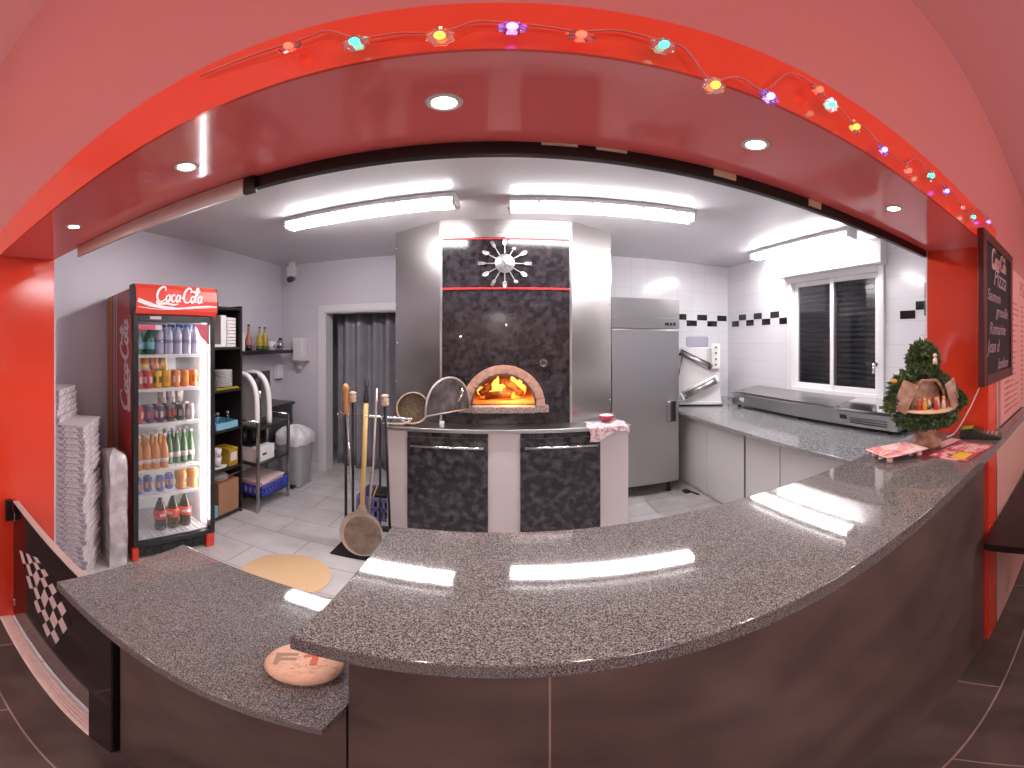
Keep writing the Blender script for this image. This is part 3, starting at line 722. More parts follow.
tag(MB().use('white').lathe([(0, 0), (.017, 0), (.019, .045), (.015, .045), (.014, .01), (0, .008)], c=(-.425, 2.77, .973), seg=18).build('small_cup'), 'tiny white cup on the oven counter below the open arched door', 'cup')
def towel(u, v):
    x = .66 + .31 * u + .012 * sin(v * 9); s_ = v * .30
    if s_ < .19: y = 2.885 - s_; z = .979 + .004 * sin(u * 17 + v * 8)
    else: y = 2.70 - .012 + .006 * sin(u * 20); z = .979 - (s_ - .19) * (.75 + .35 * sin(u * 5 + 1))
    return Vector((x, y, z))
tag(MB().use('clothpink').grid(towel, 26, 26, thick=.003).build('dish_cloth'), 'rose patterned cloth draped over the right corner of the oven counter', 'cloth')
t = thing('small_bowl', 'small raspberry red bowl of white flour on the draped cloth', 'bowl', (.835, 2.84, .987))
b = MB().use('bowl'); b.lathe([(0, 0), (.03, 0), (.034, .008), (.06, .035), (.068, .052), (.064, .052), (.055, .036), (.03, .012), (0, .010)], seg=30); b.build('bowl_body', None, t, local=True)
b = MB().use('paper'); b.lathe([(0, .058), (.03, .055), (.062, .047), (0, .04)], seg=24); b.build('flour', None, t, local=True)

# ------------------------------------------------------------------ steel refrigerator
FX, FY_ = 1.05, 3.40
t = thing('steel_refrigerator', 'tall single-door brushed steel refrigerator right of the oven', 'refrigerator', (1.41, 3.72, 0))
b = MB().use('steel'); b.box(FX, 1.775, FY_ + .05, 4.03, .12, 1.86, bev=.004); b.build('body', None, t)
b = MB().use('steelx'); b.prism([(FY_ + .06, 1.862), (FY_ + .0, 1.862), (FY_ + .002, 2.05), (4.03, 2.05), (4.03, 1.862)], FX, 1.775, frame((0, 0, 0), (0, 1, 0), (0, 0, 1)), bev=.003); b.build('top_cowl', None, t)
b = MB().use('steelx'); b.box(FX, 1.775, FY_, FY_ + .05, 1.755, 1.86, bev=.003); c = b.build('control_panel', None, t)
b = MB().use('black'); b.box(1.61, 1.655, FY_ - .003, FY_ + .001, 1.785, 1.815); b.box(1.665, 1.69, FY_ - .003, FY_ + .001, 1.785, 1.815); b.box(1.70, 1.73, FY_ - .003, FY_ + .001, 1.785, 1.815); b.build('display', None, c)
b = MB().use('steel'); b.box(FX + .005, 1.77, FY_, FY_ + .048, .14, 1.745, bev=.006); d = b.build('door', None, t)
b = MB().use('darksteel'); b.box(1.63, 1.735, FY_ - .004, FY_ + .002, .80, 1.02, bev=.002); b.use('steel'); b.box(1.633, 1.668, FY_ - .012, FY_ - .003, .805, 1.015, bev=.003); b.use('black'); b.box(1.69, 1.728, FY_ - .0045, FY_ - .003, .81, 1.01); b.build('door_handle', None, d)
for x in (1.12, 1.70):
    for y in (3.5, 3.95): MB().use('black').lathe([(0, 0), (.03, 0), (.022, .03), (.02, .12), (0, .12)], c=(x, y, 0), seg=12).build('foot', None, t)
b = MB().use('black'); b.box(1.80, 1.86, 3.32, 3.39, 0, .03, bev=.008); b.tube([(1.83, 3.36, .02), (1.88, 3.30, .012), (1.90, 3.22, .010)], .008)
tag(b.build('power_plug'), 'black plug lying on the floor beside the steel refrigerator', 'plug')

# ------------------------------------------------------------------ preparation counter on the right
t = thing('prep_cabinet', 'pale grey cabinet run under the speckled preparation worktop', 'cabinet', (2.35, 2.2, 0))
MB().use('cab').box(1.95, 2.82, .73, 4.03, .05, .868).build('carcass', None, t)
MB().use('white').box(1.965, 2.80, .73, 4.03, 0, .049).build('plinth', None, t)
for y0, y1 in ((3.12, 4.0), (2.525, 3.11), (2.08, 2.50), (1.45, 2.07), (.75, 1.44)):
    MB().use('cab').box(1.93, 1.949, y0, y1, .055, .865, bev=.002).build('door', None, t)
MB().use('black').box(1.935, 1.949, 2.502, 2.523, .055, .865).build('seam_strip', None, t)
mb = MB().use('granite2'); mb.box(1.785, 2.825, .72, 4.04, .87, .90, bev=.003)
tag(mb.build('prep_worktop'), 'pale speckled granite worktop along the window wall', 'worktop')
# topping display
t = thing('topping_cooler', 'long low steel countertop topping cooler under the window', 'cooler', (2.6, 2.4, .90))
T = frame((0, 0, 0), (1, 0, 0), (0, 0, 1))
prof = [(2.45, .93), (2.80, .93), (2.80, 1.10), (2.49, 1.06), (2.43, 1.05)]
b = MB().use('steelx'); b.prism(prof, -3.42, -1.36, T, bev=.003); b.build('body', None, t)
b = MB().use('steel'); b.prism([(2.47, 1.062), (2.80, 1.102), (2.80, 1.110), (2.47, 1.070)], -3.40, -1.98, T); b.build('lid', None, t)
b = MB().use('chrome'); b.prism([(2.44, 1.058), (2.80, 1.102), (2.80, 1.118), (2.44, 1.074)], -1.96, -1.37, T); b.build('machine_cover', None, t)
b = MB().use('black'); b.box(2.434, 2.442, 1.83, 1.90, .985, 1.02); b.build('control_display', None, t)
b = MB().use('darksteel')
for k in range(16):
    for j in range(4): b.box(2.436, 2.446, 1.45 + k * .022, 1.465 + k * .022, .958 + j * .02, .968 + j * .02)
b.build('vent_grille', None, t)
for y in (1.45, 2.4, 3.32):
    for x in (2.48, 2.77): MB().use('black').lathe([(0, 0), (.018, 0), (.014, .03), (0, .03)], c=(x, y, .90), seg=10).build('foot', None, t)
mb = MB().use('paper'); mb.rbox((2.437, 3.22, 1.0), (.003, .07, .05), rx=.3); tag(mb.build('paper_tag'), 'small white paper tag stuck on the left end of the topping cooler', 'tag')
t = thing('glass_jar', 'small clear jar behind the Christmas decoration on the worktop', 'jar', (2.10, 1.06, .90))
b = MB().use('pet'); b.lathe([(0, 0), (.045, 0), (.055, .03), (.05, .07), (.03, .09), (0, .09)], seg=20); b.build('jar_body', None, t, local=True)
b = MB().use('white'); b.lathe([(0, .09), (.03, .09), (.03, .105), (0, .105)], seg=16); b.build('lid', None, t, local=True)
# dough sheeter
t = thing('dough_sheeter', 'white and steel two-roller dough sheeter in the corner of the worktop', 'dough sheeter', (2.12, 3.62, .90), R(-28))
b = MB().use('white'); b.box(-.27, .27, -.02, .20, .015, .05, bev=.006)
b.prism([(-.27, .04), (.27, .04), (.22, .66), (-.22, .66)], -.16, .0, frame((0, 0, 0), (1, 0, 0), (0, 0, 1)), bev=.008); b.build('body', None, t, local=True)
b = MB().use('rubber'); b.box(-.28, .28, -.03, .22, 0, .014, bev=.004); b.build('base_plate', None, t, local=True)
b = MB().use('white'); b.prism([(-.18, .10), (.20, .28), (.13, .60), (-.14, .58)], .002, .010, frame((0, 0, 0), (1, 0, 0), (0, 0, 1))); b.build('slide_plate', None, t, local=True)
for nm, a, c, r in (('upper_roller', (-.19, -.05, .60), (.14, -.05, .44), .026), ('lower_roller', (-.17, -.07, .11), (.21, -.07, .30), .036)):
    b = MB().use('steel'); b.tube([a, c], r, seg=18); o = b.build(nm, None, t, local=True)
    d = (Vector(c) - Vector(a)).normalized(); b = MB().use('white' if nm[0] == 'l' else 'darksteel')
    for p in (Vector(a), Vector(c)): b.tube([p - d * .012, p + d * .012], r * 1.45, seg=6)
    b.tube([Vector(a) + Vector((0, .03, r * 1.1)), Vector(c) + Vector((0, .03, r * 1.1))], r * .6, seg=10)
    b.build('roller_bracket', None, o, local=True)
b = MB().use('white'); b.box(.15, .25, -.06, -.001, .42, .70, bev=.01); c = b.build('control_column', None, t, local=True)
for z in (.47, .53, .60, .66): MB().use('darksteel').lathe([(0, 0), (.012, 0), (.01, .014), (0, .014)], T=frame((.20, -.06, z), (1, 0, 0), (0, 0, 1)), seg=12).build('knob', None, c, local=True)
b = MB().use('pet'); b.box(-.13, .12, .02, .06, .66, .78, bev=.015); b.build('clear_guard', None, t, local=True)
b = MB().use('darksteel'); b.tube([(-.17, -.02, .57), (-.25, -.02, .16)], .006); b.build('link_rod', None, t, local=True)
# cards on the wall beside the right pillar
for nm, z0, z1, mm, lb in (('wall_card', 1.98, 2.12, 'greydecal', 'small grey card on the white tiles beside the orange pillar, upper one'), ('wall_card', 1.84, 1.97, 'dkgreen_glass', 'small green card on the white tiles beside the orange pillar, lower one')):
    b = MB().use(mm); b.box(KX1 - .008, KX1 - .002, 1.16, 1.32, z0, z1, bev=.002); b.use('whitedecal'); b.box(KX1 - .0095, KX1 - .008, 1.20, 1.28, z0 + .03, z0 + .06)
    tag(b.build(nm), lb, 'card')

# ------------------------------------------------------------------ drinks cooler
CL, CRZ = (-1.94, 1.657, 0), R(74.6)
t = thing('drinks_cooler', 'tall red glass-door drinks cooler with lit Coca-Cola header', 'refrigerator', CL, CRZ)
LB = dict(local=True)
b = MB().use('red_fridge')
b.box(-.305, -.275, .03, .635, .10, 1.98, bev=.003); b.box(.275, .305, .03, .635, .10, 1.98, bev=.003)
b.box(-.275, .275, .03, .635, 1.80, 1.98); b.box(-.275, .275, .575, .635, .10, 1.80)
b.build('body', None, t, **LB)
b = MB().use('black'); b.box(-.30, .30, .02, .58, .02, .135, bev=.004)
for k in range(9): b.box(-.27 + k * .06, -.235 + k * .06, .012, .02, .045, .10)
b.build('plinth', None, t, **LB)
MB().use('red_gloss').box(.245, .307, -.01, .05, .0, .125, bev=.006).build('corner_foot', None, t, **LB); MB().use('red_gloss').box(-.307, -.262, -.01, .05, .0, .125, bev=.006).build('corner_foot', None, t, **LB)
b = MB().use('liner'); b.box(-.274, -.268, .04, .57, .15, 1.80); b.box(.268, .274, .04, .57, .15, 1.80); b.box(-.268, .268, .565, .572, .15, 1.80); b.box(-.268, .268, .04, .565, .15, .165); b.box(-.268, .268, .04, .565, 1.79, 1.80)
b.build('liner', None, t, **LB)
b = MB().use('white')
for k in range(14): b.box(-.255 + k * .038, -.245 + k * .038, .05, .55, .166, .172)
b.build('bottom_rack', None, t, **LB)
# header
b = MB().use('red_header'); T = frame((0, 0, 0), (0, 1, 0), (0, 0, 1))
hp = [(.05, 1.805), (-.045, 1.805), (-.058, 1.83), (-.062, 1.90), (-.052, 1.97), (-.03, 2.0), (.05, 2.0)]
b.prism(hp, -.300, .300, T, bev=.003); hd = b.build('header', None, t, **LB)
for sx in (-1, 1):
    b = MB().use('black'); b.prism([(p[0] * 1.03 + .002, p[1]) for p in hp], sx * .3045 - .004, sx * .3045 + .004, T); b.build('header_cheek', None, hd, **LB)
TH = frame((.0, -.0640, 1.925), (1, 0, 0), (0, 0, 1))
b = MB().use('whitelit'); logo(b, TH, .34, .002, .14); b.build('header_logo', None, hd, **LB)
b = MB().use('whitelit'); T2 = frame((0, -.0645, 1.845), (1, 0, 0), (0, 0, 1))
b.ribbon(smooth_pts([(-.29, .045), (-.18, .012), (-.02, -.004), (.12, .012), (.24, .022), (.29, .020)], 6), [.026] * 6 + [.020] * 6 + [.012] * 6 + [.010] * 6 + [.006] * 7, T2, .002)
b.ribbon(smooth_pts([(-.29, .00), (-.12, -.012), (.06, -.002), (.29, .018)], 6), .004, T2, .002)
b.build('header_swoosh', None, hd, **LB)
# side graphics on the wall facing the viewer
TS = frame((-.3055, .20, 1.42), (0, 0, 1), (0, 1, 0))       # local x up, y to the back
b = MB().use('whitedecal'); T3 = frame((-.3065, .16, 1.45), (0, 0, 1), (0, 1, 0)); logo(b, T3, .62, .0008, .15)
o = b.build('side_logo', None, t, **LB)
if True:
    b = MB()
    for y, w, mm in ((.585, .060, 'orangedecal'), (.515, .020, 'yellow'), (.42, .045, 'greydecal'), (.36, .014, 'whitedecal')):
        b.use(mm)
        b.ribbon(smooth_pts([(1.97, y), (1.4, y + .012), (.9, y - .01), (.4, y - .08), (.14, y - .16)], 6), w, frame((-.3058, 0, 0), (0, 0, 1), (0, 1, 0)), .0007)
    b.build('side_stripes', None, t, **LB)
# door
b = MB().use('black'); w = .036
b.box(-.305, -.305 + w, -.02, .025, .135, 1.80, bev=.003); b.box(.305 - w, .305, -.02, .025, .135, 1.80, bev=.003)
b.box(-.305 + w, .305 - w, -.02, .025, .135, .135 + w, bev=.003); b.box(-.305 + w, .305 - w, -.02, .025, 1.755, 1.80, bev=.003)
dr = b.build('door', None, t, **LB)
MB().use('glass').box(-.27, .27, .0, .006, .17, 1.757).build('glass_pane', None, dr, **LB)
b = MB().use('rose'); b.box(-.265, -.10, -.004, -.001, 1.70, 1.735); b.use('whitedecal'); b.box(-.145, -.10, -.005, -.0015, 1.70, 1.735); b.build('door_sticker', None, dr, **LB); b = MB().use('rose')
b.prism([(.15, 1.745), (.265, 1.745), (.265, 1.60), (.21, 1.64)], 0, .002, frame((0, -.001, 0), (1, 0, 0), (0, 0, 1))); b.build('corner_sticker', None, dr, **LB); b = MB().use('whitedecal'); b.box(-.19, -.11, -.0215, -.02, 1.77, 1.79); b.build('door_badge', None, dr, **LB)
b = MB().use('led'); b.box(.236, .256, .045, .058, .22, 1.74, bev=.003); b.build('led_strip', None, t, **LB)
shelves = [1.535, 1.30, 1.055, .715, .515]
for z in shelves:
    b = MB().use('white'); b.box(-.262, .225, .05, .08, z - .022, z, bev=.003)
    for k in range(7): b.box(-.255 + k * .078, -.250 + k * .078, .08, .55, z - .010, z - .002)
    for k in range(6): b.box(-.262, .225, .12 + k * .08, .124 + k * .08, z - .012, z - .003)
    b.build('shelf', None, t, **LB)
MC = Matrix.Translation(CL) @ Matrix.Rotation(CRZ, 4, 'Z')
def cw(x, y, z): return tuple(MC @ Vector((x, y, z)))
def can_proto(col, col2, r=.031, h=.118):
    t_ = thing('drink_can', 'can', 'can', (0, 0, 0), 0)
    b = MB().use(col); b.lathe([(0, .004), (r * .78, 0), (r, .010), (r, h - .012), (r * .84, h - .002), (r * .84, h)], seg=18)
    b.use(col2)
    for k in range(5):
        a = k * 2 * pi / 5; b.rbox((r * cos(a), r * sin(a), h * .5), (.003, .020, h * .38), rz=a, bev=.001)
    b.build('can_body', None, t_, **LB)
    b = MB().use('chrome'); b.lathe([(0, h - .004), (r * .80, h - .003), (r * .84, h), (r * .86, h)], seg=18); b.build('can_lid', None, t_, **LB)
    return t_
def bottle_proto(name, prof, body, label_, cap, lr=None, capr=(.012, .0, .02)):
    t_ = thing(name, 'bottle', 'bottle', (0, 0, 0), 0)
    MB().use(body).lathe(prof, seg=18).build('bottle_body', None, t_, **LB)
    top = prof[-1][1]
    MB().use(cap).lathe([(0, top - .002), (capr[0] + .002, top - .004), (capr[0] + .002, top + .014), (0, top + .015)], seg=14).build('cap', None, t_, **LB)
    if lr: MB().use(label_).lathe([(lr[0], lr[1]), (lr[0] + .001, lr[1]), (lr[0] + .001, lr[2]), (lr[0], lr[2])], seg=18).build('label_band', None, t_, **LB)
    return t_
used = {}
wp = ['leftmost', 'second from left', 'third from left', 'fourth from left', 'fifth from left']; w3 = ['left', 'middle', 'right']
def put(p, pos, label, group):
    if p.name not in used: used[p.name] = 1; p.location = pos; p['label'] = label; p['group'] = group; p.rotation_euler = (0, 0, random.uniform(0, 6)); return p
    return dup(p, pos, random.uniform(0, 6), label, group)
g1 = bottle_proto('green_bottle', [(0, 0), (.034, 0), (.036, .01), (.036, .10), (.030, .13), (.014, .165), (.013, .19)], 'green_glass', 'paleblue', 'green_glass', (.0365, .035, .085))
put(g1, cw(-.225, .10, 1.536), 'green mineral water bottle at the left end of the cooler top shelf', 'green water bottles on the cooler top shelf')
put(g1, cw(-.148, .10, 1.536), 'green mineral water bottle second from left on the cooler top shelf', 'green water bottles on the cooler top shelf')
w1 = bottle_proto('water_bottle', [(0, 0), (.031, 0), (.033, .008), (.031, .04), (.033, .07), (.030, .11), (.032, .135), (.022, .165), (.012, .185), (.012, .195)], 'lav', 'pet', 'blue_cap', (.0325, .075, .10))
for i in range(5):
    put(w1, cw(-.072 + i * .070, .10, 1.536), 'violet water bottle, %s, front row of the cooler top shelf' % wp[i], 'water bottles on the cooler top shelf')
    put(w1, cw(-.072 + i * .070, .18, 1.536), 'violet water bottle, %s, second row of the cooler top shelf' % wp[i], 'water bottles in the second row of the cooler top shelf')
pal = [('rose', 'whitedecal', 'pinkish red'), ('red', 'whitedecal', 'red'), ('yellow', 'dkgreen_glass', 'yellow'), ('yellow', 'orange', 'yellow and orange'), ('orange', 'whitedecal', 'orange'), ('orange', 'yellow', 'deep orange'), ('orange', 'red', 'orange red')]
pos_words = ['leftmost', 'second from left', 'third from left', 'fourth from left', 'fifth from left', 'sixth from left', 'rightmost']
for i, (a, c, w_) in enumerate(pal):
    x = -.228 + i * .070
    p = can_proto(a, c); put(p, cw(x, .10, 1.301), '%s can, %s in the front row, second cooler shelf' % (w_, pos_words[i]), 'cans in the front row of the second cooler shelf')
    for r_ in (1,): put(p, cw(x, .10 + .075 * r_, 1.301), '%s can, %s in the second row, second cooler shelf' % (w_, pos_words[i]), 'cans behind the front row on the second cooler shelf')
for i, (a, c, w_) in enumerate((('yellow', 'orange', 'golden'), ('orange', 'whitedecal', 'orange'), ('yellow', 'whitedecal', 'pale yellow'))):
    p = can_proto(a, c); put(p, cw(-.160 + i * .072, .175, 1.422), '%s drink can standing on other cans on the second cooler shelf' % w_, 'upper layer cans on the second cooler shelf')
pal = [('red', 'whitedecal', 'red and white'), ('purple', 'rose', 'dark purple'), ('purple', 'whitedecal', 'violet and white'), ('cola', 'red', 'black and red'), ('cola', 'greydecal', 'black'), ('greydecal', 'whitedecal', 'silver')]
for i, (a, c, w_) in enumerate(pal):
    x = -.225 + i * .078
    p = can_proto(a, c); put(p, cw(x, .10, 1.056), '%s slim drink can, %s on the third cooler shelf' % (w_, pos_words[i]), 'cans in the front row of the third cooler shelf')
    put(p, cw(x, .18, 1.056), '%s slim can, %s in the second row, third cooler shelf' % (w_, pos_words[i]), 'cans behind the front row on the third cooler shelf')
p = can_proto('greydecal', 'whitedecal')
for i in range(3): put(p, cw(.01 + i * .072, .26, 1.056 + .118), 'silver can of the upper layer, %s, back of third cooler shelf' % w3[i], 'silver cans stacked on the third cooler shelf')
for i in range(3): put(p, cw(.01 + i * .072, .26, 1.056), 'silver can of the lower layer, %s, back of third cooler shelf' % w3[i], 'lower silver cans on the third cooler shelf')
a1 = bottle_proto('juice_bottle', [(0, 0), (.029, 0), (.031, .008), (.031, .12), (.022, .165), (.013, .20), (.013, .24)], 'amber', 'whitedecal', 'white', (.0315, .045, .075))
for i in range(4):
    put(a1, cw(-.232 + i * .064, .095, .716), 'orange drink bottle, %s in the front row, fourth cooler shelf' % wp[i], 'orange drink bottles on the fourth cooler shelf')
    put(a1, cw(-.232 + i * .064, .17, .716), 'orange drink bottle, %s in the second row, fourth cooler shelf' % wp[i], 'second row orange drink bottles on the fourth cooler shelf')
g2 = bottle_proto('beer_bottle', [(0, 0), (.029, 0), (.030, .008), (.030, .13), (.022, .17), (.013, .20), (.013, .235)], 'dkgreen_glass', 'greydecal', 'greydecal', (.0305, .05, .09))
for i in range(4):
    put(g2, cw(.026 + i * .060, .16, .716), 'green bottle, %s of nearer green row, fourth cooler shelf' % wp[i], 'green bottles on the fourth cooler shelf')
    put(g2, cw(.026 + i * .060, .24, .716), 'green bottle, %s of back green row, fourth cooler shelf' % wp[i], 'back row green bottles on the fourth cooler shelf')
p = can_proto('bluelab', 'yellow', .031, .12)
for i in range(4): put(p, cw(-.225 + i * .082, .12 + .03 * (i % 2), .516), 'blue drink can %s on the fifth cooler shelf' % pos_words[i], 'blue cans on the fifth cooler shelf')
jb = bottle_proto('orange_juice_bottle', [(0, 0), (.036, 0), (.040, .02), (.032, .055), (.044, .085), (.046, .12), (.036, .150), (.014, .165), (.014, .17)], 'amber', 'orange', 'dkgreen_glass')
for i in range(2): put(jb, cw(.10 + i * .095, .12, .516), ('round orange juice bottle on the fifth cooler shelf beside the blue cans', 'round orange juice bottle on the fifth cooler shelf next to the light strip')[i], 'juice bottles on the fifth cooler shelf')
ck_ = bottle_proto('cola_bottle', [(0, 0), (.040, 0), (.044, .015), (.040, .06), (.046, .12), (.045, .17), (.030, .225), (.015, .265), (.015, .285)], 'cola', 'red', 'red', (.0468, .10, .175), (.015, 0, .02))
for c in list(ck_.children):
    if c.name.startswith('label_band'):
        b = MB().use('whitedecal')
        for a in (-1.7, -1.2, 1.2, 2.6): b.rbox((.048 * cos(a), .048 * sin(a), .138), (.002, .045, .022), rz=a)
        b.build('label_lettering', None, c, **LB)
for i in range(3): put(ck_, cw(-.045 + i * .098, .15, .173), 'large dark cola bottle with red label, %s at the bottom of the cooler' % ('left one', 'middle one', 'right one')[i], 'cola bottles at the bottom of the cooler')

# ------------------------------------------------------------------ pizza boxes
t = thing('pizza_box', 'box', 'pizza box', (0, 0, 0), 0)
b = MB().use('pizzabox'); b.box(-.157, .157, -.157, .157, .0, .0358, bev=.002); b.build('box_base', None, t, **LB)
b = MB().use('pizzalid'); b.box(-.163, .163, -.163, .163, .0361, .0395); b.box(.1575, .163, -.163, .163, .027, .0361); b.box(-.163, -.1575, -.163, .163, .027, .0361); b.build('box_lid', None, t, **LB)
NB = 27; first = True
ones = ['', 'first', 'second', 'third', 'fourth', 'fifth', 'sixth', 'seventh', 'eighth', 'ninth', 'tenth', 'eleventh', 'twelfth', 'thirteenth', 'fourteenth', 'fifteenth', 'sixteenth', 'seventeenth', 'eighteenth', 'nineteenth']
def nth(n): return ('topmost' if n == 1 else (ones[n] if n < 20 else ('twentieth' if n == 20 else 'twenty-' + ones[n - 20])) + ' from the top')
def boxp(pos, rz, lab, grp):
    global first
    if first: first = False; t.location = pos; t.rotation_euler = (0, 0, rz); t['label'] = lab; t['group'] = grp
    else: dup(t, pos, rz, lab, grp)
for k in range(NB):
    boxp((-2.19 + random.uniform(-.009, .009), .99 + random.uniform(-.009, .009), k * .0415), R(45 + random.uniform(-3.5, 3.5)), 'white printed pizza box, %s, tall stack beside the wrapped bundle' % nth(NB - k), 'pizza boxes in the main stack')
for k in range(NB):
    boxp((-2.445 + random.uniform(-.004, .004), .735 + random.uniform(-.004, .004), k * .0415), R(45), 'flat white printed pizza box in the stack half hidden behind the orange pillar', 'pizza boxes in the hidden stack')
for k in range(5):
    boxp((-2.32 + random.uniform(-.006, .006), .875 + random.uniform(-.006, .006), (NB + k) * .0415), R(45 + random.uniform(-3, 3)), 'white printed pizza box, %s of the five set back on top' % nth(5 - k), 'pizza boxes on top of the stacks')
def wrap(u, v):
    a = u * 2 * pi; x = .11 * max(-1, min(1, 3 * cos(a))); y = .058 * max(-1, min(1, 3 * sin(a)))
    k = 1 + .035 * sin(9 * a + v * 14) + .02 * sin(v * 43 + a * 3)
    if v > .93: k *= 1 - (v - .93) * 3
    if v > .999: k = .01
    return Vector((-2.125 + (x * .964 + y * .26) * k, 1.285 + (-x * .26 + y * .964) * k, .90 * v + .002))
o = MB().use('film').grid(wrap, 64, 30).build('wrapped_bundle'); tag(o, 'cloudy plastic wrapped bundle standing between pizza boxes and red cooler', 'bundle')

# ------------------------------------------------------------------ black bookcase with its things
BX, BY0, BY1 = -2.12, 2.17, 2.60
t = thing('bookcase', 'tall narrow black bookcase right of the red drinks cooler', 'bookcase', (-2.28, 2.38, 0))
for y in (BY0, BY1 - .022): MB().use('blackwood').box(-2.46, BX, y, y + .022, 0, 1.94, bev=.002).build('side_panel', None, t)
MB().use('blackwood').box(-2.46, -2.452, BY0 + .022, BY1 - .022, 0, 1.92).build('back_panel', None, t)
SZ = [.045, .50, .86, 1.21, 1.575, 1.92]
for z in SZ: MB().use('blackwood').box(-2.451, BX, BY0 + .0225, BY1 - .0225, z - .020, z, bev=.001).build('shelf', None, t)
mb = MB().use('black'); mb.ball((-2.26, 2.30, 1.975), .085, (1.1, 1, .5)); mb.tube([(-2.20, 2.26, 1.95), (-2.10, 2.20, 1.945)], [.06, .05], flat=.12)
tag(mb.build('cap_hat'), 'black cap on top of the black bookcase', 'cap')
mb = MB().use('white'); mb.box(-2.42, -2.16, 2.36, 2.43, 1.576, 1.85, bev=.006); mb.use('paper')
for k in range(9): mb.box(-2.40, -2.155, 2.432, 2.55, 1.577 + k * .029, 1.602 + k * .029, bev=.003)
tag(mb.build('napkin_pack'), 'white stacked napkin pack in the top cubby of the bookcase', 'napkins')
mb = MB().use('paper'); mb.box(-2.36, -2.14, 2.22, 2.34, 1.576, 1.60, bev=.004); tag(mb.build('folded_paper'), 'white folded papers lying in the top cubby of the bookcase', 'paper')
mb = MB().use('rose'); mb.ball((-2.2, 2.28, 1.82), .04, (1, 1, 1)); mb.tube([(-2.2, 2.28, 1.86), (-2.2, 2.28, 1.90)], .004); tag(mb.build('red_pendant'), 'small dark red ball hanging in the bookcase top cubby', 'ornament')
p = thing('plate', 'x', 'plate', (0, 0, 0)); MB().use('white').lathe([(0, 0), (.055, 0), (.095, .012), (.097, .016), (.055, .006), (0, .006)], seg=28).build('plate_body', None, p, **LB)
for k in range(9):
    (p if k == 0 else None)
    pos = (-2.22, 2.43, 1.225 + k * .0168)
    if k == 0: p.location = pos; p['label'] = 'white plate at the bottom of the stack in the bookcase'; p['group'] = 'stacked white plates'
    else: dup(p, pos, 0, 'white plate, %s in the stack of plates in the bookcase' % nth(9 - k), 'stacked white plates')
mb = MB().use('yellowdrink'); mb.box(-2.36, -2.13, 2.28, 2.56, 1.2105, 1.2245, bev=.003); tag(mb.build('place_mat'), 'yellow green mat under the white plate stack', 'mat')
t = thing('blue_tray', 'pale blue plastic tray with small bottles on the bookcase shelf', 'tray', (-2.24, 2.42, .861))
b = MB().use('paleblue'); b.box(-.11, .11, -.15, .13, 0, .012, bev=.003); b.box(.10, .11, -.15, .13, .01, .06, bev=.002); b.box(-.11, -.10, -.15, .13, .01, .06, bev=.002); b.box(-.1, .1, .12, .13, .01, .06, bev=.002); b.box(-.1, .1, -.15, -.14, .01, .06, bev=.002); b.build('tray_body', None, t, **LB)
p = bottle_proto('spray_bottle', [(0, 0), (.018, 0), (.020, .04), (.018, .07), (.010, .09), (.009, .11)], 'pet', 'white', 'greydecal')
for i, y in enumerate((2.32, 2.37, 2.50)): put(p, (-2.21, y, .874), ('small clear bottle at the left of the blue tray', 'small clear bottle second in the blue tray', 'small clear bottle at the right of the blue tray')[i], 'small bottles in the blue tray')
mb = MB().use('white'); mb.lathe([(0, 0), (.10, 0), (.14, .018), (.14, .022), (.10, .006), (0, .006)], c=(-2.25, 2.33, .501), seg=28); tag(mb.build('oval_dish'), 'white dish under the cups on the bookcase lower shelf', 'dish')
cp = thing('cup', 'x', 'cup', (0, 0, 0)); MB().use('white').lathe([(0, 0), (.028, 0), (.036, .075), (.033, .075), (.026, .006), (0, .006)], seg=20).build('cup_body', None, cp, **LB)
cp['label'] = 'white upright cup on the white dish in the bookcase'; cp.location = (-2.20, 2.36, .525); cp['group'] = 'stacked cups'
dup(cp, (-2.20, 2.36, .602), 0, 'white cup stacked on top of another cup in the bookcase', 'stacked cups')
cp2 = dup(cp, (-2.21, 2.27, .525), 0, 'dark red cup at the left of the white cups in the bookcase', 'stacked cups', {'cup_body': 'bowl'})
cp3 = dup(cp2, (-2.21, 2.27, .602), 0, 'dark red cup stacked on the other dark red cup', 'stacked cups')
mb = MB().use('yellowdrink'); mb.box(-2.30, -2.13, 2.43, 2.55, .501, .67, bev=.004); mb.use('whitedecal'); mb.box(-2.1299, -2.129, 2.45, 2.53, .55, .63)
tag(mb.build('yellow_carton'), 'small yellow green carton on the bookcase lower shelf', 'carton')
t = thing('cardboard_box', 'open brown cardboard box on the bookcase bottom shelf', 'box', (-2.26, 2.42, .046))
b = MB().use('cardboard'); b.box(-.14, .13, -.12, .14, 0, .32, bev=.003); b.build('box_body', None, t, **LB)
b = MB().use('cardboard'); b.rbox((.10, -.0, .355), (.10, .25, .004), ry=R(-30)); b.build('box_flap', None, t, **LB)
b = MB().use('paper'); b.ball((-.01, .0, .33), .1, (1, 1.1, .5)); b.build('paper_lining', None, t, **LB)
mb = MB().use('paleblue'); mb.box(-2.24, -2.125, 2.20, 2.29, .046, .16, bev=.004); tag(mb.build('blue_box'), 'small pale blue box at the foot of the bookcase', 'box')

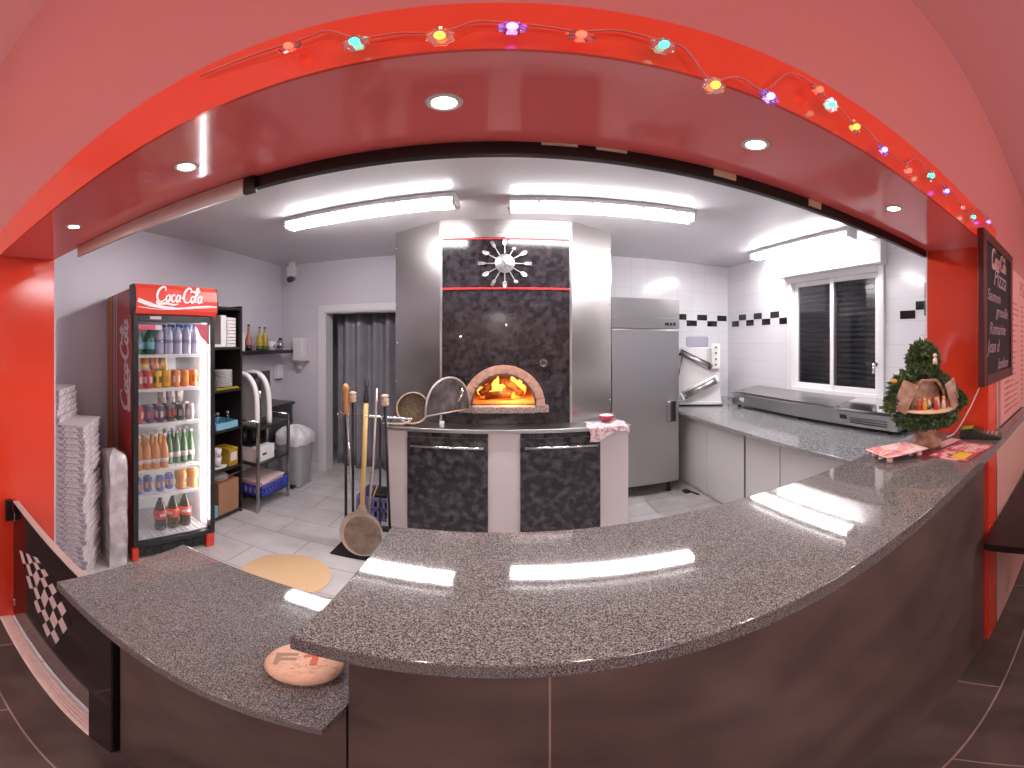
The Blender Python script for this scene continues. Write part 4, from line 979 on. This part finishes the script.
# ------------------------------------------------------------------ steel cart and coffee machine
t = thing('steel_cart', 'three tier steel cart with wire rails carrying the coffee machine', 'cart', (-2.2, 2.9, 0))
CXX0, CXX1, CY0, CY1 = -2.44, -1.97, 2.635, 3.16
for x in (CXX0, CXX1 - .026):
    for y in (CY0, CY1 - .026): MB().use('steel').box(x, x + .026, y, y + .026, 0, .90 if x > -2.2 else .90, bev=.003).build('leg', None, t)
for z in (.845, .50, .15): MB().use('darksteel').box(CXX0 + .027, CXX1 - .003, CY0 + .003, CY1 - .003, z - .025, z, bev=.003).build('shelf', None, t)
for y in (CY0 + .013, CY1 - .013): MB().use('chrome').tube([(CXX0 + .013, y, .90), (CXX1 - .013, y, .90)], .007).build('top_rail', None, t)
t = thing('coffee_machine', 'silver and black capsule coffee machine on the steel cart', 'coffee machine', (-2.20, 2.80, .846))
b = MB().use('white')
sp = smooth_pts([(-.18, 0), (-.185, .30), (-.12, .44), (.0, .475), (.10, .42), (.155, .28), (.165, .0)], 5)
for y in (-.095, .095):
    b.tube([(p[0], y, p[1]) for p in sp], .027, seg=10)
b.use('greyplast')
for y in (-.09, .11):
    b.prism([(p[0] * .93, p[1] * .96) for p in sp], 0, .02, frame((0, y, 0), (1, 0, 0), (0, 0, 1)))
b.build('side_shell', None, t, **LB)
b = MB().use('darksteel'); b.box(-.17, .09, -.074, .074, .01, .43, bev=.01); b.box(.09, .15, -.07, .07, .0, .07, bev=.006); b.build('core_body', None, t, **LB)
b = MB().use('chrome'); b.tube([(.12, 0, .32), (.12, 0, .24)], [.022, .014]); b.box(.06, .15, -.065, .065, .071, .078); b.build('brew_head', None, t, **LB)
b = MB().use('black'); b.box(-.15, .06, -.06, .06, .441, .475, bev=.012); b.build('top_tray', None, t, **LB)
mb = MB().use('white'); mb.box(-2.30, -2.0, 2.66, 2.93, .501, .64, bev=.004); mb.use('black'); mb.box(-1.9995, -1.998, 2.74, 2.80, .56, .58); tag(mb.build('white_carton'), 'white carton on the middle shelf of the steel cart', 'box')
mb = MB().use('black'); 
for p_ in ((-2.2, 2.72), (-2.15, 2.80), (-2.25, 2.88)): mb.lathe([(0, .641), (.03, .641), (.034, .74), (.015, .77), (.012, .80), (0, .80)], c=(p_[0], p_[1], 0), seg=14)
mb.box(-2.3, -2.08, 2.68, 2.92, .6405, .66, bev=.004); tag(mb.build('bottle_carrier'), 'black bottle carrier on the white carton under the coffee machine', 'carrier')
t = thing('blue_crate', 'royal blue plastic crate of papers on the bottom tier of the steel cart', 'crate', (-2.16, 2.89, .151))
b = MB().use('crateblue'); b.box(-.22, .20, -.22, .22, 0, .01)
for y in (-.22, .21):
    b.box(-.22, .20, y, y + .01, .0, .03, bev=.002); b.box(-.22, .20, y, y + .01, .085, .115, bev=.002)
    for k in range(9): b.box(-.215 + k * .05, -.195 + k * .05, y, y + .01, .03, .085)
for x in (-.22, .19):
    b.box(x, x + .01, -.22, .22, .0, .03, bev=.002); b.box(x, x + .01, -.22, .22, .085, .115, bev=.002)
    for k in range(9): b.box(x, x + .01, -.215 + k * .05, -.195 + k * .05, .03, .085)
b.build('crate_body', None, t, **LB)
mb = MB().use('pinkpaper')
for k in range(6): mb.rbox((-2.17 + .01 * (k % 2), 2.89, .175 + k * .022), (.36, .38, .018), rz=R(random.uniform(-3, 3)), bev=.003)
tag(mb.build('paper_stack'), 'pinkish white paper stack filling the royal blue crate', 'paper')
# sink table, bin, wall shelf
t = thing('sink_table', 'dark steel wash table with backsplash against the lilac left wall', 'table', (-2.46, 3.48, 0))
MB().use('darksteel').box(-2.645, -2.28, 3.20, 3.77, .885, .92, bev=.003).build('top', None, t)
MB().use('darksteel').box(-2.648, -2.630, 3.28, 3.76, .921, 1.27, bev=.002).build('backsplash', None, t)
MB().use('darksteel').box(-2.64, -2.32, 3.22, 3.75, .50, .884).build('cabinet_body', None, t)
for y in (3.22, 3.725): MB().use('steel').box(-2.32, -2.295, y, y + .025, 0, .884).build('leg', None, t)
mb = MB().use('white'); mb.lathe([(0, 0), (.035, 0), (.035, .09), (.022, .10), (0, .10)], c=(-2.36, 3.30, .921), seg=16); tag(mb.build('small_pot'), 'small white pot on the dark wash table', 'pot')
t = thing('waste_bin', 'grey plastic pedal bin with a white bag over its rim', 'bin', (-2.13, 3.52, 0))
b = MB().use('greyplast'); b.prism([(-.13, -.14), (.13, -.14), (.13, .14), (-.13, .14)], 0, .02)
vs0 = 0
def bint(u, v):
    a = u * 2 * pi; s_ = .135 + .035 * v; q = 1 / max(abs(cos(a)), abs(sin(a))); q = min(q, 1.22)
    return Vector((s_ * cos(a) * q, s_ * sin(a) * q, .02 + .56 * v))
b.grid(bint, 32, 4); b.build('bin_body', None, t, **LB)
b = MB().use('bag')
def bagf(u, v):
    a = u * 2 * pi; q = min(1 / max(abs(cos(a)), abs(sin(a))), 1.22)
    r_, z = [(.176, .50), (.182, .565), (.178, .60), (.15, .635), (.10, .67), (.03, .69), (.0, .69)][int(round(v * 6))]
    return Vector((r_ * cos(a) * q * (1 + .03 * sin(a * 11)), r_ * sin(a) * q, z + .012 * sin(a * 7)))
b.grid(bagf, 40, 6); b.build('bin_bag', None, t, **LB)
b = MB().use('black'); b.box(.02, .10, -.20, -.12, .015, .03, bev=.004); b.tube([(.176, 0, .50), (-.176, 0, .50)], .006); b.build('pedal', None, t, **LB)
mb = MB().use('black'); mb.box(-2.648, -2.40, 2.90, 3.92, 1.485, 1.525, bev=.003); tag(mb.build('wall_shelf'), 'black floating shelf on the lilac left wall', 'shelf')
ob = bottle_proto('oil_bottle', [(0, 0), (.034, 0), (.036, .01), (.036, .13), (.014, .19), (.012, .25)], 'yellowdrink', 'dkgreen_glass', 'black', (.0362, .001, .05))
put(ob, (-2.50, 3.37, 1.526), 'yellow oil bottle with dark cap, middle of the floating shelf', 'bottles on the floating shelf')
put(ob, (-2.50, 3.47, 1.526), 'yellow oil bottle with dark cap nearest the white mug', 'bottles on the floating shelf')
pb = bottle_proto('syrup_bottle', [(0, 0), (.034, 0), (.036, .01), (.036, .12), (.016, .18), (.013, .27)], 'pinkdrink', 'cola', 'black', (.0362, .001, .06))
put(pb, (-2.50, 3.17, 1.526), 'pink bottle with black cap on the floating shelf', 'bottles on the floating shelf')
mb = MB().use('white'); mb.box(-2.54, -2.46, 2.99, 3.06, 1.526, 1.72, bev=.004); tag(mb.build('milk_carton'), 'white carton at the left end of the floating shelf', 'carton')
t = thing('mug', 'white mug on the floating shelf', 'mug', (-2.50, 3.61, 1.526))
b = MB().use('white'); b.lathe([(0, 0), (.04, 0), (.045, .10), (.041, .10), (.037, .006), (0, .006)], seg=22); b.build('mug_body', None, t, **LB)
b = MB().use('rose'); b.rbox((.042, -.012, .05), (.008, .02, .03)); b.build('printed_motif', None, t, **LB)
t = thing('glass_teapot', 'round glass and chrome pot at the right end of the floating shelf', 'pot', (-2.50, 3.79, 1.526))
b = MB().use('chrome'); b.ball((0, 0, .06), .055, (1, 1, .95)); b.lathe([(0, 0), (.03, 0), (.04, .01), (0, .02)]); b.build('pot_body', None, t, **LB)
b = MB().use('black'); b.tube([(0, -.05, .09), (0, -.02, .14), (0, .03, .14), (0, .055, .08), (0, .06, .04)], .006); b.lathe([(0, .115), (.02, .115), (.008, .135), (0, .14)]); b.build('handle', None, t, **LB)
t = thing('towel_dispenser', 'white paper towel dispenser on the lilac wall left of the curtained doorway', 'dispenser', (-2.335, 3.98, 1.29))
b = MB().use('white'); b.box(-.072, .072, -.07, .069, .10, .38, bev=.015); b.build('housing', None, t, **LB)
b = MB().use('greydecal'); b.box(-.095, .095, -.075, .069, .085, .10, bev=.004); b.use('paper'); b.prism([(-.05, .086), (.05, .086), (.02, .0), (-.015, -.005)], -.01, .01, frame((0, 0, 0), (1, 0, 0), (0, 0, 1))); b.build('paper_sheet', None, t, **LB)
mb = MB().use('white'); mb.box(-2.648, -2.58, 3.86, 3.99, 1.16, 1.33, bev=.010); mb.use('darksteel'); mb.box(-2.63, -2.59, 3.88, 3.97, 1.145, 1.16, bev=.003)
tag(mb.build('soap_dispenser'), 'small white soap dispenser on the left wall below the floating shelf', 'dispenser')
t = thing('security_camera', 'small white security camera hanging from the ceiling corner', 'camera', (-2.40, 3.90, 2.34))
b = MB().use('white'); b.box(-.035, .035, -.03, .03, .20, .269, bev=.006); b.box(-.05, .05, -.05, .04, .08, .21, bev=.01); b.build('bracket', None, t, **LB)
b = MB().use('darksteel'); b.tube([(-.01, .03, .07), (.02, -.09, .035)], .038); b.tube([(.02, -.09, .035), (.023, -.10, .032)], .03); b.build('camera_body', None, t, **LB)
b = MB().use('white'); b.ball((.07, -.05, .09), .015); b.build('sensor', None, t, **LB)
# curtain
def curt(u, v):
    x = dx0 - .0 + .02 + (dx1 - dx0 - .04) * u; a = u * 33
    return Vector((x, 4.36 + .045 * sin(a) + .03 * sin(a * .43 + 1) + .01 * v * sin(a * 1.7), 1.975 - v * (1.97)))
t = MB().use('curtain').grid(curt, 160, 12, thick=.004).build('curtain'); tag(t, 'dark grey satin curtain hanging in full folds in the white doorway', 'curtain')
mb = MB().use('chrome'); mb.tube([(dx0 - .05, 4.36, 1.985), (dx1 + .05, 4.36, 1.985)], .009); tag(mb.build('curtain_rod'), 'thin chrome rod carrying the grey satin curtain in the doorway', 'curtain rod')

# ------------------------------------------------------------------ fire tools
sx, sy = -.945, 2.42
t = thing('tool_stand', 'black iron stand with base plate holding the oven tools', 'stand', (sx, sy, 0))
MB().use('black').box(sx - .17, sx + .17, sy - .12, sy + .12, 0, .012, bev=.003).build('base_plate', None, t)
MB().use('black').tube([(sx - .115, sy + .03, .012), (sx - .115, sy + .03, 1.10)], .010).build('post', None, t)
MB().use('black').tube([(sx + .135, sy + .05, .012), (sx + .135, sy + .05, 1.10)], .008).build('post', None, t)
b = MB().use('chrome'); b.tube([(sx - .17, sy + .03, 1.10), (sx + .36, sy + .06, 1.09)], .009)
for k in (-.15, -.07, .06, .17): b.tube([(sx + k, sy + .035, 1.10), (sx + k, sy - .02, 1.09), (sx + k, sy - .03, 1.115)], .006)
b.build('cross_bar', None, t)
def rod_tool(name, label, cat, base, top, r, hmat, hlen, hr, rmat='black', foot=None):
    t_ = thing(name, label, cat, base)
    a, c = Vector(base), Vector(top); d = (c - a).normalized()
    MB().use(rmat).tube([a, c], r).build('rod', None, t_)
    n = 10; P = [c + d * hlen * k / n for k in range(n + 1)]
    rr = [hr * (.75 + .3 * abs(sin(k * .9)) if k < n else .5) for k in range(n + 1)] if hr > .013 else [hr] * (n + 1)
    MB().use(hmat).tube(P, rr).build('handle', None, t_)
    return t_
a = rod_tool('oven_brush', 'oven brush with ribbed orange wood handle, leftmost of the tools', 'brush', (sx - .075, sy + .09, .20), (sx - .088, sy - .01, 1.11), .009, 'woodor', .22, .024, 'chrome')
b = MB().use('blackwood'); b.box(sx - .13, sx + .0, sy + .06, sy + .12, .12, .20, bev=.008); b.build('bristle_head', None, a)
a = rod_tool('fire_poker', 'black poker with turned pale wooden knob beside the orange handle', 'poker', (sx - .06, sy + .03, .03), (sx - .045, sy - .01, 1.20), .009, 'woodlt', .075, .026)
a = rod_tool('ash_shovel', 'black rod tool with pale wooden knob, rightmost by the white oven cabinet', 'poker', (sx + .19, sy + .10, .20), (sx + .178, sy + .03, 1.18), .010, 'woodlt', .08, .027)
b = MB().use('black'); b.box(sx + .12, sx + .27, sy + .07, sy + .12, .17, .20, bev=.004); b.build('scraper_blade', None, a)
t = thing('pizza_peel', 'round aluminium pizza peel with yellow wooden pole and black grip', 'pizza peel', (sx + .05, sy - .14, .014))
bx = sx + .052; by = sy - .105
d = Vector((0.0, .13, 1.3)).normalized(); T = frame((bx, by, .225), (1, 0, 0), tuple(d))
P = [(.155 * cos(a_), .185 * sin(a_)) for a_ in [2 * pi * k / 36 for k in range(36)]]
b = MB().use('alu'); b.prism(P, -.002, .002, T, bev=.001); b.build('blade', None, t)
b = MB().use('aludirty'); b.prism([(x * .86 + .012, y * .86 - .012) for x, y in P], .0022, .0035, T); b.build('sooty_face', None, t)
b = MB().use('alu'); b.prism([(-.045, .165), (.045, .165), (.022, .235), (-.022, .235)], -.006, .008, T, bev=.002); b.build('neck', None, t)
p0 = T @ Vector((0, .20, 0)); p1 = T @ Vector((.0, .98, 0)); p2 = T @ Vector((0, 1.14, 0))
b = MB().use('woodyel'); b.tube([p0, p1], .017); b.build('pole', None, t)
b = MB().use('black'); b.tube([p1, p1.lerp(p2, .1), p1.lerp(p2, .5), p1.lerp(p2, .7), p1.lerp(p2, .75)], [.019, .020, .014, .008, .008]); b.tube([T @ Vector((-.012, 1.09, 0)), T @ Vector((-.012, 1.14, 0)), T @ Vector((.012, 1.14, 0)), T @ Vector((.012, 1.09, 0)), T @ Vector((-.012, 1.09, 0))], .004); b.build('grip', None, t)
t = thing('turning_peel', 'thin plain aluminium rod tool leaning behind the round peel', 'pizza peel', (sx + .05, sy + .0, .16))
b = MB().use('alu'); b.tube([(sx + .055, sy - .02, .17), (sx + .10, sy + .005, .75), (sx + .125, sy + .01, 1.30)], [.009, .008, .007]); b.build('rod', None, t)
b = MB().use('alu'); b.lathe([(0, -.003), (.05, -.003), (.05, .0), (0, 0)], T=frame((sx + .053, sy - .0, .16), (1, 0, 0), (0, .1, 1)), seg=20); b.build('small_blade', None, t)
# crate behind the tools
t = thing('violet_crate', 'violet blue plastic crate on the floor behind the fire tools', 'crate', (-1.04, 3.12, 0))
b = MB().use('crateviolet'); b.box(-.15, .20, -.15, .15, 0, .01)
for y in (-.15, .14):
    for z in (0, .10, .20): b.box(-.15, .20, y, y + .01, z, z + .035, bev=.002)
    for k in range(8): b.box(-.15 + k * .047, -.13 + k * .047, y, y + .01, .03, .21)
for x in (-.15, .19):
    for z in (0, .10, .20): b.box(x, x + .01, -.14, .14, z, z + .035, bev=.002)
    for k in range(7): b.box(x, x + .01, -.14 + k * .045, -.12 + k * .045, .03, .21)
b.build('crate_body', None, t, **LB)
b = MB().use('blackwood'); b.rbox((-1.00, 3.12, .14), (.18, .20, .22), rz=.2, bev=.01); tag(b.build('dark_sack'), 'dark bundle of kindling wood in the violet blue crate', 'kindling')
mb = MB().use('woodyel'); mb.tube([(-1.12, 3.04, .03), (-1.0, 2.98, .36)], .008); tag(mb.build('wooden_stick'), 'thin yellow wooden stick leaning out of the violet blue crate', 'stick')
mb = MB().use('mat_beige'); mb.lathe([(0, 0), (.275, 0), (.279, .003), (.275, .006), (0, .006)], c=(-1.225, 1.91, .001), seg=48); tag(mb.build('round_mat'), 'round beige mat on the grey tiles before the red cooler', 'mat')

# ------------------------------------------------------------------ things on the right end of the bar
t = thing('coin_tray', 'pink red coin tray on little feet near the Christmas tree decoration', 'tray', (1.135, .634, 1.2125), R(-22)); t.scale = (.86, .86, .7)
b = MB().use('trayred')
def trf(u, v):
    x = (u - .5) * .21; y = (v - .5) * .15; e = max(abs(u - .5), abs(v - .5)) * 2
    return Vector((x, y, .026 + (.012 * max(0, (e - .72) / .28))))
b.grid(trf, 16, 12, thick=.004); b.build('tray_body', None, t, **LB)
b = MB().use('whitedecal'); logo(b, frame((-.035, 0, .0312), (1, 0, 0), (0, 1, 0)), .10, .0006, .12); b.build('tray_lettering', None, t, **LB)
for x in (-.075, .075):
    for y in (-.048, .048): MB().use('trayfoot').lathe([(0, 0), (.011, 0), (.013, .006), (.011, .0245), (0, .0245)], c=(x, y, 0), seg=14).build('foot', None, t, **LB)
t = thing('menu_leaflet', 'printed pizza menu leaflet with yellow panel beside the card terminal', 'leaflet', (1.285, .445, 1.2136), R(-8)); t.scale = (1.2, 1.2, 1)
b = MB().use('menu'); b.box(-.10, .10, -.058, .058, 0, .003); b.build('paper_sheet', None, t, **LB)
b = MB().use('menuyel'); b.box(-.085, -.02, -.045, .0, .0031, .0036); b.build('yellow_panel', None, t, **LB)
b = MB().use('whitedecal')
for k in range(7): b.box(-.01, .085, -.045 + k * .013, -.041 + k * .013, .0031, .0036)
b.build('text_lines', None, t, **LB)
mb = MB().use('maroon'); mb.rbox((1.20, .545, 1.2127), (.12, .07, .001), rz=R(-12)); tag(mb.build('leaflet'), 'dark maroon leaflet tucked behind the menu leaflet', 'leaflet')
mb = MB().use('trayfoot'); mb.rbox((1.38, .545, 1.2127), (.14, .045, .001), rz=R(-10)); tag(mb.build('leaflet'), 'pale pink leaflet between the menu leaflet and the card terminal', 'leaflet')
t = thing('card_terminal', 'charcoal card payment terminal with green screen at the pillar foot', 'card terminal', (1.498, .440, 1.213), R(-82))
b = MB().use('term'); b.prism([(-.085, 0), (.085, 0), (.085, .018), (.02, .026), (-.03, .046), (-.085, .036)], -.032, .032, frame((0, 0, 0), (1, 0, 0), (0, 0, 1)), bev=.005); b.build('housing', None, t, **LB)
b = MB().use('screen'); b.rbox((-.055, 0, .0435), (.045, .05, .003), ry=R(-9)); b.build('screen', None, t, **LB)
b = MB().use('greydecal')
for i in range(4):
    for j in range(3): b.rbox((.012 + i * .018, -.018 + j * .018, .0275 - i * .0018), (.010, .012, .003), ry=R(7))
b.build('keys', None, t, **LB)

# Christmas tree grotto
TX, TY, TZ = 1.30, .60, 1.213
t = thing('christmas_grotto', 'artificial green tree with a little painted grotto and figures on a cork trunk', 'christmas decoration', (TX, TY, TZ), R(-42))
b = MB().use('bark'); b.lathe([(0, 0), (.060, 0), (.062, .02), (.048, .04), (.044, .07), (.054, .10), (0, .10)], seg=20); b.build('trunk', None, t, **LB)
def foliage(fn, n, size, seed):
    rnd = random.Random(seed); b_ = MB().use('leaf')
    for _ in range(n):
        p, nrm = fn(rnd)
        d = (nrm + Vector((rnd.gauss(0, .6), rnd.gauss(0, .6), rnd.gauss(0, .6)))).normalized()
        s_ = size * rnd.uniform(.6, 1.3); q = d.cross(Vector((rnd.gauss(0, 1), rnd.gauss(0, 1), rnd.gauss(0, 1)))).normalized()
        r3 = d.cross(q)
        for ax in (q, r3):
            vs = [b_.bm.verts.new(p + ax * s_ * .35), b_.bm.verts.new(p + d * s_), b_.bm.verts.new(p - ax * s_ * .35)]
            b_._fin([b_.bm.faces.new(vs)])
    return b_
def ell(c, r):
    c, r = Vector(c), Vector(r)
    def f(rnd):
        v = Vector((rnd.gauss(0, 1), rnd.gauss(0, 1), rnd.gauss(0, 1))).normalized(); k = rnd.uniform(.8, 1.0)
        return Vector((c.x + v.x * r.x * k, c.y + v.y * r.y * k, c.z + v.z * r.z * k)), v
    return f
def core(c, r): return MB().use('leaf').ball(c, 1, (r[0] * .86, r[1] * .86, r[2] * .86))
def addfol(name, c, r, n, seed):
    b_ = foliage(ell(c, r), n, .020, seed); b_.ball(c, 1, (r[0] * .85, r[1] * .85, r[2] * .85)); b_.build(name, None, t, **LB)
addfol('lower_garland', (0, .0, .115), (.125, .09, .036), 1500, 1)
addfol('crown_foliage', (0, .03, .335), (.058, .055, .072), 1300, 2)
addfol('rear_foliage', (0, .075, .21), (.125, .045, .10), 1500, 3)
def seg_fol(p, q, r):
    p, q = Vector(p), Vector(q)
    def f(rnd):
        k = rnd.random(); v = Vector((rnd.gauss(0, 1), rnd.gauss(0, 1), rnd.gauss(0, 1))).normalized()
        return p.lerp(q, k) + v * r * rnd.uniform(.7, 1), v
    return f
for s_, sd in ((-1, 4), (1, 5)):
    b = foliage(seg_fol((s_ * .06, .02, .275), (s_ * .150, -.005, .165), .024), 1000, .019, sd); b.tube([(s_ * .06, .02, .275), (s_ * .150, -.005, .165)], .02); b.build('side_garland', None, t, **LB)
b = MB().use('woodlt'); b.lathe([(0, .146), (.098, .146), (.102, .150), (.098, .155), (0, .155)], seg=30); b.build('platform', None, t, **LB)
b = MB().use('hutwood'); b.prism([(-.07, .155), (.07, .155), (.062, .22), (.035, .262), (-.035, .262), (-.062, .22)], -.020, -.015, frame((0, 0, 0), (1, 0, 0), (0, 0, 1))); b.build('back_wall', None, t, **LB)
for s_ in (-1, 1):
    b = MB().use('hutwood'); b.rbox((s_ * .098, -.035, .205), (.06, .005, .115), rz=s_ * R(28), ry=s_ * R(-24)); o = b.build('hut_shutter', None, t, **LB)
b = MB().use('bark'); b.tube([(-.07, -.03, .16), (-.058, -.03, .225), (-.03, -.03, .262), (.03, -.03, .262), (.058, -.03, .225), (.07, -.03, .16)], .007); b.build('grotto_arch', None, t, **LB)
for i, (x, y, mm) in enumerate(((-.045, -.045, 'fig3'), (-.028, -.055, 'fig2'), (.0, -.03, 'fig1'), (.015, -.06, 'fig3'), (.035, -.035, 'fig1'), (.05, -.05, 'fig1'))):
    b = MB().use(mm); b.lathe([(0, 0), (.010, 0), (.008, .022), (.005, .034), (0, .036)], c=(x, y, .155), seg=12); b.use('fig1'); b.ball((x, y, .195), .0065, seg=10); b.use('fig2' if i % 2 else 'fig3'); b.lathe([(.008, .198), (.004, .203), (0, .204)], c=(x, y, 0), seg=10)
    b.build('figurine', None, t, **LB)
b = MB().use('fig1'); b.lathe([(0, 0), (.010, 0), (.007, .022), (0, .026)], c=(.012, -.058, .325), seg=12); b.ball((.012, -.058, .357), .008, seg=10); b.build('angel_figure', None, t, **LB)
b = MB().use('fig2'); b.ball((-.135, -.02, .265), .013, (1, 1, .6), seg=10); b.build('orange_flower', None, t, **LB)
b = MB().use('whitedecal')
for k in range(5):
    a = pi / 2 + k * 2 * pi / 5; b.prism([(.004 * cos(a - .6), .004 * sin(a - .6)), (.018 * cos(a), .018 * sin(a)), (.004 * cos(a + .6), .004 * sin(a + .6))], -.002, .002, frame((.0, .02, .43), (1, 0, 0), (0, 0, 1)))
b.tube([(0, .02, .40), (0, .02, .425)], .002); b.build('star', None, t, **LB)
mb = MB().use('whitedecal'); mb.tube(smooth_pts([(1.42, .56, 1.225), (1.47, .54, 1.24), (1.53, .50, 1.33), (1.537, .46, 1.42)], 8), .003)
tag(mb.build('white_cable'), 'thin white cord rising from the tree decoration along the orange pillar', 'cable')

# ------------------------------------------------------------------ chalkboard, wall menu, side table
BXc0, BXc1, BZ0, BZ1, BYf = 1.38, 1.93, 1.445, 2.075, .392
t = thing('chalkboard', 'framed chalkboard with handwritten pizza specials on the red wall', 'chalkboard', ((BXc0 + BXc1) / 2, .405, BZ0))
b = MB().use('boardframe'); w = .045
b.box(BXc0, BXc0 + w, BYf, BYf + .026, BZ0, BZ1, bev=.004); b.box(BXc1 - w, BXc1, BYf, BYf + .026, BZ0, BZ1, bev=.004)
b.box(BXc0 + w, BXc1 - w, BYf, BYf + .026, BZ0, BZ0 + w, bev=.004); b.box(BXc0 + w, BXc1 - w, BYf, BYf + .026, BZ1 - w, BZ1, bev=.004); b.build('frame', None, t)
MB().use('chalkboard').box(BXc0 + w, BXc1 - w, BYf + .008, BYf + .024, BZ0 + w, BZ1 - w).build('slate', None, t)
b = MB().use('chalk')
xm = (BXc0 + BXc1) / 2
for s_, z, sz, dx in (('Pizza', 1.905, .12, .02), ('Saumon', 1.815, .07, -.09), ('grenaille', 1.755, .07, .06), ('Romarine', 1.675, .075, -.02), ('Jean d', 1.60, .08, -.10), ('Jambon', 1.52, .07, .08)):
    b.text(s_, sz, frame((xm + dx, BYf + .0075, z), (1, 0, 0), (0, 0, 1)), .0004, shear=.3)
b.build('chalk_writing', None, t)
b = MB().use('boardlogo'); logo(b, frame((xm, BYf + .0075, 1.985), (1, 0, 0), (0, 0, 1)), .27, .0005, .17); b.build('board_logo', None, t)
t = thing('wall_menu', 'pale rose wall menu with rows of small red text beside the chalkboard', 'menu', (2.9, .41, 1.25))
MB().use('posterpink').box(1.72, 3.55, .408, .419, 1.22, 2.02).build('panel', None, t)
b = MB().use('ink')
rr = random.Random(5)
b.text('PIZZAS', .13, frame((2.42, .4075, 1.94), (1, 0, 0), (0, 0, 1)), .0004)
for c in range(3):
    for k in range(20):
        z = 1.83 - k * .030; x = 1.80 + c * .60; L0 = rr.uniform(.10, .2)
        b.box(x, x + L0, .4072, .4079, z, z + .013); b.box(x + L0 + .02, x + L0 + rr.uniform(.08, .2), .4072, .4079, z, z + .008); b.box(x + .46, x + .52, .4072, .4079, z, z + .013)
b.build('menu_text', None, t)
t = thing('side_table', 'black narrow table top against the wall at the right edge', 'table', (1.9, .25, 0))
MB().use('blackwood').box(1.40, 2.5, -.12, .402, .715, .75, bev=.003).build('table_top', None, t)
for x in (1.75, 2.35): MB().use('black').box(x, x + .05, .12, .17, .0, .714, bev=.003).build('leg', None, t)

# ------------------------------------------------------------------ string lights on the band
GX = [(-0.248, 2.09, 'red'), (-0.16, 2.059, 'teal'), (-0.063, 2.046, 'amber'), (0.014, 2.062, 'violet'), (0.088, 2.053, 'red'), (0.186, 2.063, 'teal'), (0.257, 2.005, 'amber'), (0.349, 2.025, 'blue'), (0.454, 2.1, 'red'), (0.487, 2.08, 'teal'), (0.556, 2.061, 'amber'), (0.654, 2.05, 'blue'), (0.764, 2.043, 'red'), (0.894, 2.084, 'teal'), (1.0, 2.078, 'blue'), (1.139, 2.071, 'red'), (1.256, 2.076, 'teal'), (1.456, 2.12, 'violet')]
cols = {'red': ((1, .06, .03), 2.2), 'teal': ((.05, .85, .55), 2.0), 'amber': ((1, .33, .03), 2.0), 'violet': ((.30, .10, 1), 4.0), 'blue': ((.16, .12, 1), 4.0)}
GY = .398
t = thing('string_lights', 'string of coloured Christmas lights hung along the orange band above the counter', 'string lights', (.5, GY, 2.11))
pts = []
for i, (x, z, c) in enumerate(GX):
    pts.append((x, GY + .010, z + .022))
    if i < len(GX) - 1:
        nx, nz, _ = GX[i + 1]; pts.append(((x + nx) / 2, GY + .012, max(z, nz) + .030 - .010 * (i % 2)))
pts = [(-.42, GY + .014, 2.125)] + pts
MB().use('wire').tube(smooth_pts(pts, 5), .0018, seg=6).build('cable', None, t)
M['bulbglass'] = glassy('bulb_glass', (.95, .9, .95), .5)
for c, (col, s_) in cols.items():
    M['led_' + c] = emitter('led_' + c, col, s_ * 2.2)
for i, (x, z, c) in enumerate(GX):
    b = MB().use('bulbglass'); rr_ = .017
    T = frame((x, GY, z), (1, 0, .1 * sin(i * 2)), (-.1 * sin(i * 2), .3 * cos(i * 1.7), 1))
    P = [((rr_ if k % 2 else rr_ * .82) * cos(a), (rr_ if k % 2 else rr_ * .82) * sin(a)) for k, a in enumerate([2 * pi * q / 16 for q in range(16)])]
    b.prism(P, -.003, .003, T, bev=.001); b.tube([T @ Vector((0, rr_, 0)), (x, GY + .010, z + .022)], .002, seg=6)
    o = b.build('bulb_flower', None, t)
    b = MB().use('led_' + c); b.ball((x, GY - .004, z), .0065, seg=10); b.build('led', None, o)

# ------------------------------------------------------------------ fill lights added behind the viewer to brighten the dining room, no fixtures
def area(name, loc, size, energy, col, rot=(0, 0, 0)):
    L = bpy.data.lights.new(name, 'AREA'); L.shape = 'RECTANGLE'; L.size, L.size_y = size; L.energy = energy; L.color = col
    o = bpy.data.objects.new(name, L); o.location = loc; o.rotation_euler = rot; COL.objects.link(o); return o
for i, (x, y) in enumerate(((-1.7, -1.4), (1.7, -1.4), (0, -2.3))):
    L = bpy.data.lights.new('dining_fill_light', 'POINT'); L.energy = 46; L.color = (1, .91, .88); L.shadow_soft_size = .18
    o = bpy.data.objects.new('dining_fill_light', L); o.location = (x, y, 2.35); COL.objects.link(o)

w = bpy.data.worlds.new('World'); SC.world = w; w.use_nodes = True
w.node_tree.nodes['Background'].inputs[0].default_value = (.10, .12, .18, 1); w.node_tree.nodes['Background'].inputs[1].default_value = .3

# ------------------------------------------------------------------ camera
cd = bpy.data.cameras.new('camera'); cam = bpy.data.objects.new('camera', cd); COL.objects.link(cam)
cd.type = 'PANO'
K = 375.0
for holder in (cd,):
    try:
        holder.panorama_type = 'EQUIRECTANGULAR'
        holder.latitude_max = 342 / K; holder.latitude_min = -(768 - 342) / K
        holder.longitude_min = -512 / K; holder.longitude_max = 512 / K
    except Exception as e: pass
cd.clip_start = .01
cam.location = (0, 0, EYE); cam.rotation_euler = (pi / 2, 0, -13 / K)
SC.camera = cam
SC.view_settings.view_transform = 'Standard'; SC.view_settings.look = 'None'; SC.view_settings.gamma = 1; SC.view_settings.use_curve_mapping = False
SC.view_settings.exposure = 0.0
